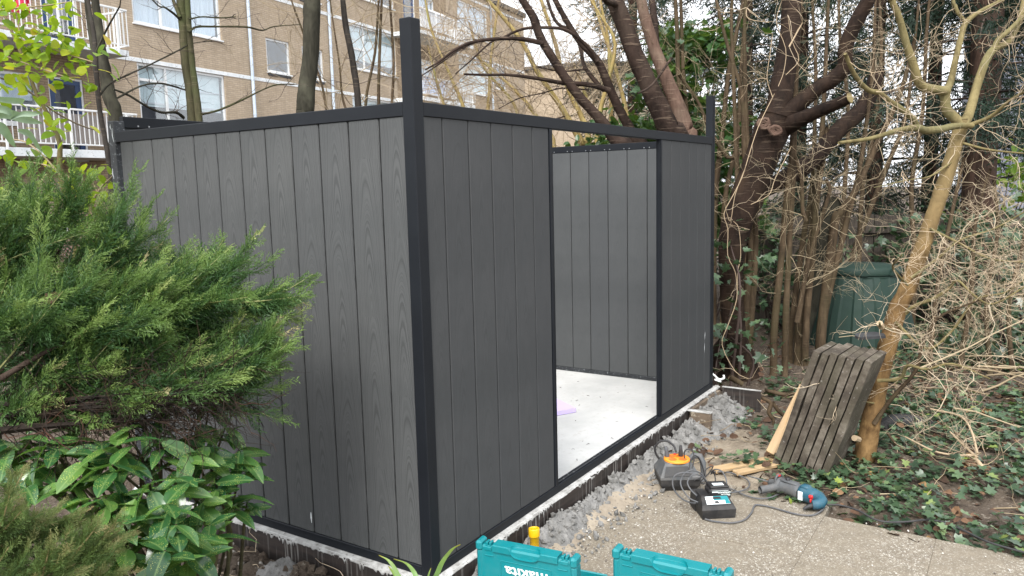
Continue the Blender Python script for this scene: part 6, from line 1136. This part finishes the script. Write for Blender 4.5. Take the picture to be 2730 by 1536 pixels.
# ------------------------------------------------------------------ teal tool cases, lids standing open (x along the lid, y away from the viewer)
def tool_case(label, loc, rz, sc):
    r=thing('tool_case',label,'tool case',loc,rz,'teal tool cases'); r.scale=(sc,)*3
    Wd,H=.424,.296; T=M['teal']
    m=MB(); m.box(.012,0,.06,Wd-.012,.045,H-.012,.007); m.box(.0,-.006,.06,.026,.052,H-.03,.008); m.box(Wd-.026,-.006,.06,Wd,.052,H-.03,.008)
    a,b=.105,.322; t0=.016
    for (x0,x1,z0,z1) in ((a,b,H-.064,H-.061),(a,b,H-.150,H-.147),(a,a+.003,H-.1465,H-.0645),(b-.003,b,H-.1465,H-.0645)): m.box(x0,-.0022,z0,x1,.003,z1,.0008)
    for x0 in (.036,Wd-.076): m.box(x0,-.0035,H-.052,x0+.04,.003,H-.048,.001)
    m.box(.11,-.003,H-.1465+.016,.31,.002,H-.1465+.0185,.001)
    lid=m.build('lid',T,r)
    # top rim with a scooped finger grip in the middle
    top=MB(); nu,nv=49,7; y0,y1,zt,zb=-.010,.046,H,H-.028; xs=np.linspace(.074,Wd-.074,nu); V=[]
    for x in xs:
        q=1-abs((x-Wd/2)/.064)**4; s=max(0,q)**.5; A=.040*s+.004; B=.036*s+.004
        V.append((x,y0+.001,min(zb,zt-B-.002)))
        for v in range(nv): ph=math.pi/2*(1-v/(nv-1)); V.append((x,y0+A*math.cos(ph),zt-B*math.sin(ph)))
        V.append((x,y1,zt)); V.append((x,y1,zb))
    k=nv+3; top.add(V,[(i*k+j,(i+1)*k+j,(i+1)*k+j+1,i*k+j+1) for i in range(nu-1) for j in range(k-1)])
    top.add([V[j] for j in (0,1,nv+1,nv+2)],[(0,1,2,3)]); e=(nu-1)*k; top.add([V[e+j] for j in (0,1,nv+1,nv+2)],[(3,2,1,0)])
    top.build('grip_rim',T,r)
    for x0 in (-.002,Wd-.026):
        c=MB(); c.box(x0,-.012,H-.034,x0+.028,.05,H+.006,.008); c.build('corner_cap',T,r)
    for x0 in (.034,Wd-.066):
        l=MB(); l.box(x0,-.004,H-.030,x0+.034,.044,H-.014,.002); l.box(x0+.004,.004,H-.0135,x0+.014,.03,H+.002,.002); l.box(x0+.019,.004,H-.0135,x0+.029,.03,H+.002,.002); l.build('latch',T,r)
    o=link('lettering',text_mesh('lettering','makita',.066,M['logo'],-.12,.0012),r,(Wd/2+.004,-.0028,H-.098)); o.rotation_euler=(Matrix.Rotation(math.pi,4,'Y')@Matrix.Rotation(math.pi/2,4,'X')).to_euler(); o.scale=(1.06,.86,1)
    m=MB(); m.box(0,.056,0,Wd,.066,.062,.004); m.box(0,.36,0,Wd,.37,.062,.004); m.box(0,.0665,0,.01,.3595,.062,.003); m.box(Wd-.01,.0665,0,Wd,.3595,.062,.003); m.box(.0105,.0665,0,Wd-.0105,.3595,.012); m.build('tray',T,r)
    m=MB(); m.box(.03,.10,.0125,.2,.2,.05,.004); m.box(.03,.21,.0125,.39,.215,.055); m.box(.205,.07,.0125,.21,.2095,.055); m.build('tray_divider',T,r)
    m=MB(); m.tube([(.02,.05,.058),(Wd-.02,.05,.058)],.006,8); m.build('hinge',T,r)
    return r
tool_case('open teal tool case in front of the yellow pipe, lid upright, lettering upside down',(.140,-.119,-.162),RAD(-82.3),1.0)
tool_case('open teal tool case cut off by the bottom edge, farther right on the paving',(.318,-.632,-.162),RAD(-86.5),1.05)

# ------------------------------------------------------------------ power block with orange sockets
VX=RAD(-57)
rl=thing('power_reel','dusty grey and black power block with a round orange socket plate on top','power block',(1.803,-0.324,-0.163),VX)
def frustum(m,x0,x1,y0,y1,z0,u0,u1,v0,v1,z1,mi=0):
    m.add([(x0,y0,z0),(x1,y0,z0),(x1,y1,z0),(x0,y1,z0),(u0,v0,z1),(u1,v0,z1),(u1,v1,z1),(u0,v1,z1)],[(3,2,1,0),(4,5,6,7),(0,1,5,4),(1,2,6,5),(2,3,7,6),(3,0,4,7)],None,.5,mi)
m=MB(); frustum(m,-.095,.075,-.085,.09,0,-.115,.10,-.10,.10,.03); frustum(m,-.115,.10,-.10,.10,.0302,-.117,.102,-.102,.102,.066); m.build('base_shell',M['black'],rl)
m=MB(); frustum(m,-.119,.104,-.104,.104,.0665,-.119,.104,-.104,.104,.080); frustum(m,-.119,.104,-.104,.104,.0802,-.082,.068,-.045,.075,.142); m.build('cover',M['grey'],rl)
m=MB(); m.add([(-.098,-.1045,.087),(.055,-.1045,.087),(.040,-.064,.130),(-.080,-.064,.130)],[(0,1,2,3)]); m.add([(-.098,-.107,.088),(.055,-.107,.088),(.040,-.0665,.131),(-.080,-.0665,.131)],[(0,1,2,3)]); m.build('window_panel',M['black'],rl)
pl_=MB(); pl_.lathe([(.073,.1422),(.073,.150),(.070,.153),(0,.153)],30,xf((-.005,.012,0))); sp=pl_.build('socket_plate',M['orange'],rl,True)
for (x,y) in ((-.033,-.012),(.023,-.012),(-.033,.038),(.023,.038)):
    m=MB(); m.lathe([(.023,.1532),(.023,.1542),(.020,.1542),(.019,.1536),(0,.1536)],18,xf((x,y,0))); m.build('socket',M['orange2'],sp)
m=MB(); m.lathe([(.008,.1532),(.008,.157),(0,.157)],10,xf((-.005,.070,0))); m.build('reset_button',M['red'],sp)
m=MB(); m.tube([(.075,.05,.13),(.10,.055,.150),(.135,.05,.146),(.148,.03,.115),(.148,.02,.06),(.14,.01,.012)],[.016,.018,.018,.017,.016,.014],8); m.build('handle',M['grey'],rl,True)
for (x,y,mt) in ((-.033,.036,'cable'),(.023,.038,'cable_black')):
    m=MB(); m.lathe([(.013,.1545),(.014,.17),(.010,.19),(.008,.215),(0,.216)],10,xf((x,y,0),0,0,RAD(-8) if x<0 else 0)); m.build('plug',M[mt],rl,True)
# charger and battery
ch=thing('battery_charger','black battery charger with a teal and white label, in front of the power block','charger',(1.526,-0.625,-0.163),VX+RAD(4))
m=MB(); frustum(m,-.084,.084,-.075,.10,0,-.088,.088,-.08,.10,.05); frustum(m,-.088,.088,-.08,.10,.0502,-.082,.082,-.062,.095,.066); frustum(m,-.082,.082,-.062,.095,.0662,-.068,.07,.0,.09,.093); m.build('charger_body',M['black'],ch)
m=MB(); frustum(m,-.09,-.02,.035,.13,.0,-.085,-.02,.04,.125,.085); m.build('charging_dock',M['black'],ch); m=MB(); m.box(-.07,.05,.0855,-.025,.085,.089,.001); m.build('dock_sticker',M['teal'],ch)
def onslope(x0,x1,f0,f1,off,mat,nm):
    m=MB(); z=lambda f:.0662+(.093-.0662)*f+off; y=lambda f:-.062+.062*f
    m.add([(x0,y(f0),z(f0)),(x1,y(f0),z(f0)),(x1-.004,y(f1),z(f1)),(x0+.004,y(f1),z(f1))],[(0,1,2,3)]); return m.build(nm,mat,ch)
onslope(-.055,.068,.12,.92,.0012,M['sticker'],'label_plate'); onslope(-.012,.068,.5,.92,.002,M['teal'],'label_print'); onslope(.042,.068,.14,.5,.002,M['teal'],'label_print'); onslope(-.015,.03,.62,.84,.0028,M['black'],'label_print'); onslope(-.012,.012,.2,.42,.0028,M['black'],'label_print')
ba=thing('battery_pack','black battery pack with white upside-down lettering resting on the charger','battery',(ch.location.x+.045,ch.location.y-.012,ch.location.z+.070),VX+RAD(4))
m=MB(); m.box(-.058,-.02,-.01,.058,.075,.052,.012); m.box(-.05,-.01,.0525,.05,.07,.064,.004); m.build('battery_body',M['black'],ba)
m=MB(); m.box(-.030,.004,.0645,.026,.035,.0655); m.build('rating_label',M['sticker'],ba); m=MB(); m.box(-.045,-.0212,.036,-.012,-.0202,.040); m.box(-.045,-.0212,.044,.04,-.0202,.0455); m.build('stripe',M['logo'],ba)
for (tx,sz,x,z) in (('LITHIUM-ION',.011,.018,.0355),('makita',.018,.026,.021)):
    o=link('lettering',text_mesh('lettering',tx,sz,M['logo'],-.15,.0004,.0002),ba,(x,-.0206,z)); o.rotation_euler=(Matrix.Rotation(math.pi,4,'Y')@Matrix.Rotation(math.pi/2,4,'X')).to_euler()

# ------------------------------------------------------------------ rotary hammer lying on its side (x from chuck to rear, y away)
dr=thing('rotary_hammer','grey and blue rotary hammer drill lying on the edge of the paving','power drill',(1.975,-.785,-.163),RAD(-110))
RY=lambda x,y,z,ry=90: np.array(Matrix.Translation((x,y,z))@Matrix.Rotation(RAD(ry),4,'Y'))
m=MB(); m.lathe([(0,-.0),(.016,0),(.021,.012),(.022,.035),(.028,.04),(.031,.055)],18,RY(0,0,.045)); m.build('chuck',M['grey'],dr,True)
m=MB(); m.lathe([(0,0),(.0045,.001),(.0048,.02),(.0042,.12),(.0035,.15),(0,.155)],8,np.array(Matrix.Translation((.01,0,.045))@Matrix.Rotation(RAD(-92),4,'Y'))); m.build('drill_bit',M['steel'],dr)
m=MB(); m.lathe([(.031,.055),(.036,.062),(.038,.09),(.034,.10),(.037,.13),(.041,.17),(.042,.195),(.0,.196)],20,RY(0,0,.045)); m.box(.07,-.02,.076,.18,.02,.090,.006); m.build('gear_housing',M['grey'],dr,True)
m=MB(); m.lathe([(0,.196),(.043,.197),(.044,.215),(.043,.27),(.036,.30),(.02,.315),(0,.318)],20,RY(0,0,.045)); m.box(.198,-.024,.075,.25,.024,.094,.008); mh=m.build('motor_housing',M['toolblue'],dr,True)
m=MB(); m.box(.204,-.0455,.02,.232,-.0405,.068,.002); m.build('rating_label',M['sticker'],mh); m=MB(); m.box(.196,-.0445,.025,.2015,-.04,.065,.001); m.build('vent_slot',M['black'],mh)
m=MB(); m.tube([(.27,.0,.050),(.305,-.006,.048),(.328,-.022,.044),(.335,-.045,.040),(.326,-.066,.036),(.312,-.08,.034)],[.036,.035,.031,.028,.026,.022],12); m.build('rear_grip',M['toolblue'],dr,True)
m=MB(); m.tube([(.318,-.075,.034),(.306,-.096,.03),(.296,-.112,.024),(.29,-.124,.016)],[.013,.012,.009,.006],9); m.build('cable_sleeve',M['cable_black'],dr,True)
m=MB(); m.box(.268,-.05,.048,.29,-.034,.066,.004); m.box(.277,-.052,.028,.287,-.038,.0475,.003); m.build('trigger',M['red'],dr)
m=MB(); m.lathe([(.036,0),(.044,.002),(.046,.016),(.044,.03),(.036,.032)],18,RY(.052,0,.045)); cl=m.build('collar',M['grey'],dr,True)
m=MB(); m.tube([(.066,-.03,.045),(.05,-.075,.042),(.03,-.125,.04)],[.022,.020,.021],12,False); m.tube([(.03,-.125,.04),(.04,-.10,.041)],[.0165,.0165],12,False); m.build('side_handle',M['grey'],dr,True)
m=MB(); m.tube([(.06+.002*math.cos(a),.0+.03*math.cos(a),.075+.03*math.sin(a)) for a in np.linspace(-.3,math.pi+.3,12)],.006,7); m.build('gauge_clamp',M['grey'],dr,True); m=MB(); m.box(.05,-.012,.094,.066,.012,.108,.003); m.build('clamp_button',M['red'],dr)
m=MB(); m.lathe([(.012,0),(.012,.012),(0,.014)],12,xf((.115,0,.09))); m.build('selector_knob',M['black'],dr,True)

# ------------------------------------------------------------------ cables
def cable(P, r, mat, label):
    S=smooth_pl(np.c_[np.array(P),np.full(len(P),r)],6); m=MB(); m.tube(S[:,:3],r,8); return tag(m.build('cable',M[mat],smooth=True),label,'cable','cables of the power tools')
cable([(1.509,-0.559,-0.114,0.006),(1.485,-0.523,-0.115,0.006),(1.46,-0.48,-0.094,0.006),(1.444,-0.445,-0.053,0.006),(1.442,-0.432,-0.01,0.006),(1.454,-0.441,0.028,0.006),(1.479,-0.476,0.042,0.006),(1.504,-0.516,0.037,0.006)]and[tuple(q[:3]) for q in [(1.509,-0.559,-0.114,0.006),(1.485,-0.523,-0.115,0.006),(1.46,-0.48,-0.094,0.006),(1.444,-0.445,-0.053,0.006),(1.442,-0.432,-0.01,0.006),(1.454,-0.441,0.028,0.006),(1.479,-0.476,0.042,0.006),(1.504,-0.516,0.037,0.006)]],.0042,'cable','leftmost loop of grey cable standing up between the power block and the charger')
cable([q[:3] for q in [(1.456,-0.565,-0.093,0.006),(1.454,-0.518,-0.078,0.006),(1.461,-0.477,-0.038,0.006),(1.482,-0.461,-0.006,0.006),(1.519,-0.47,0.024,0.006),(1.563,-0.494,0.03,0.006),(1.605,-0.524,0.006,0.006),(1.637,-0.542,-0.039,0.006),(1.659,-0.547,-0.087,0.006),(1.683,-0.554,-0.132,0.006)]],.0042,'cable','tallest loop of grey cable arching beside the charger')
cable([q[:3] for q in [(1.456,-0.557,-0.059,0.006),(1.47,-0.52,-0.039,0.006),(1.491,-0.494,-0.013,0.006),(1.531,-0.498,0.009,0.006),(1.576,-0.514,0.007,0.006),(1.618,-0.532,-0.018,0.006),(1.652,-0.541,-0.061,0.006),(1.676,-0.537,-0.112,0.006)]],.004,'cable','small inner loop of grey cable just left of the battery')
cable([q[:3] for q in [(1.838,-0.22,-0.06,0.009),(1.808,-0.196,-0.019,0.009),(1.792,-0.189,0.031,0.009),(1.795,-0.215,0.072,0.009),(1.803,-0.257,0.081,0.009),(1.806,-0.296,0.06,0.008),(1.794,-0.316,0.028,0.008)]],.0062,'cable_black','thick black cable bowing out to the left from the orange sockets')
cable([q[:3] for q in [(1.769,-0.374,0.011,0.006),(1.764,-0.376,0.051,0.006),(1.769,-0.398,0.069,0.006),(1.771,-0.423,0.053,0.006),(1.759,-0.432,0.015,0.006),(1.738,-0.429,-0.03,0.006)]],.0036,'cable_black','thin black cord plugged into the orange socket plate, curling right')
cable([q[:3] for q in [(1.728,-0.417,-0.042,0.006),(1.755,-0.411,0,0.006),(1.79,-0.422,0.027,0.006),(1.822,-0.439,0.005,0.006),(1.846,-0.453,-0.056,0.006),(1.865,-0.459,-0.114,0.006)]],.0036,'cable_black','black cord draped in a hump over the handle of the power block')
cable([q[:3] for q in [(1.736,-0.44,-0.092,0.005),(1.765,-0.472,-0.078,0.005),(1.793,-0.494,-0.036,0.005),(1.816,-0.518,-0.029,0.005),(1.806,-0.501,-0.065,0.005),(1.781,-0.463,-0.113,0.005),(1.798,-0.483,-0.126,0.005),(1.834,-0.526,-0.12,0.005),(1.842,-0.514,-0.059,0.005),(1.837,-0.501,-0.082,0.005)]],.0034,'cable_black','tangle of thin black cord on the ground right of the power block')
cable([q[:3] for q in [(1.841,-0.506,-0.076,0.006),(1.816,-0.529,-0.042,0.006),(1.799,-0.57,-0.035,0.006),(1.773,-0.604,-0.056,0.006),(1.736,-0.624,-0.082,0.006)]],.004,'cable','grey cable arch behind the battery')
cable([(1.408,-0.618,-0.152),(1.405,-0.667,-0.152),(1.43,-0.745,-0.152),(1.496,-0.79,-0.152),(1.594,-0.796,-0.152),(1.685,-0.785,-0.152),(1.715,-0.798,-0.152),(1.717,-0.871,-0.152),(1.693,-0.989,-0.152),(1.716,-1.066,-0.152),(1.796,-1.095,-0.152),(1.852,-1.099,-0.152)],.0046,'cable','grey cable running from the charger along the paving to the drill grip')
cable([(1.907,-0.851,-0.152),(1.838,-0.824,-0.152),(1.797,-0.772,-0.152),(1.809,-0.698,-0.152),(1.846,-0.636,-0.152),(1.868,-0.587,-0.152)],.0044,'cable','grey cable from under the drill collar back to the battery')
cable([(2.049,-0.452,-0.145),(2.079,-0.531,-0.145),(2.039,-0.63,-0.145),(1.964,-0.681,-0.145),(1.872,-0.685,-0.145),(1.798,-0.64,-0.145),(1.783,-0.603,-0.145)],.0044,'cable','grey cable bending back from the pine board behind the drill bit')
cable([(1.822,-1.117,-0.125),(1.85,-1.175,-0.125),(1.822,-1.268,-0.125),(1.754,-1.347,-0.125),(1.752,-1.414,-0.125),(1.801,-1.49,-0.125),(1.868,-1.565,-0.125),(1.879,-1.644,-0.125),(1.821,-1.726,-0.125),(1.747,-1.819,-0.125),(1.716,-1.906,-0.125),(1.697,-2.004,-0.125)],.0052,'cable_black','long dark cable trailing from the drill along the edge of the ivy to the right')
# white strapping twisted at the far corner of the slab
m=MB()
for P in ([(3.391,0.019,0.102),(3.406,-0.011,0.07),(3.416,-0.031,0.053),(3.436,-0.059,0.063),(3.437,-0.055,0.086)],[(3.4,0.002,0.087),(3.413,-0.026,0.047),(3.42,-0.041,0.036),(3.396,0,0.054)]): m.tube(smooth_pl(np.c_[np.array(P),np.zeros(len(P))],3)[:,:3],.008,4)
tag(m.build('strap_end',M['strap']),'twisted white strapping end at the far corner of the slab','strap')
sk_=thing('log_piece','short cut brown branch stub on the ground beyond the slab corner','branch',(4.071,0.054,-0.13))
P=[(3.751,-0.003,-0.003),(3.8,-0.093,-0.062)]; m=MB(); m.tube(P,[.024,.02],9); m.build('stub',M['bark_tan'],sk_,True,at(sk_.location))
rts=thing('surface_roots','bare twisted roots on the soil left of the pine boards','roots',(3.486,-0.438,-0.165))
m=MB(); b=rts.location
for q in ([(2.881,-0.49,0.102,0.011),(2.91,-0.544,0.064,0.015),(2.896,-0.537,0.002,0.014),(2.906,-0.564,-0.048,0.011),(2.899,-0.562,-0.085,0.007)],[(2.918,-0.554,0.071,0.012),(2.931,-0.589,0.013,0.014),(2.947,-0.622,-0.025,0.01),(2.937,-0.613,-0.049,0.007)],[(2.999,-0.482,0.125,0.013),(3.065,-0.59,0.091,0.014),(3.121,-0.675,0.099,0.01)]): limb(m,q,7,4,.05,np.random.default_rng(3))
m.build('root',M['bark_tan'],rts,True,at(b))

# small marks on the boards, and the black drain hose behind the orange-barked tree
for a,b,r_ in (((0.006,0.679,0.133),(0.006,0.678,0.085),.0035),((3.194,0.005,0.453),(3.187,0.006,0.399),.0010),((3.187,0.006,0.371),(3.181,0.005,0.302),.0010)):
    m=MB(); a=np.array(a);b=np.array(b); m.tube([a,(a*.5+b*.5),b],[r_*.4,r_,r_*.3],5); m.build('scuff_mark',M['scratch'],shed)
dh=thing('drain_hose','black corrugated drain hose lying in the ivy behind the orange-barked tree','hose',(3.807,-1.211,-0.17))
P=smooth_pl(np.c_[np.array([(3.387,-1.147,-0.171),(3.502,-1.223,-0.134),(3.633,-1.337,-0.158),(3.752,-1.444,-0.229),(3.857,-1.532,-0.305)]),np.zeros(5)],14)[:,:3]; rr=np.where(np.arange(len(P))%2==0,.062,.052)
m=MB(); m.tube(P,rr,14); m.build('hose_wall',M['black'],dh,False,at(dh.location))
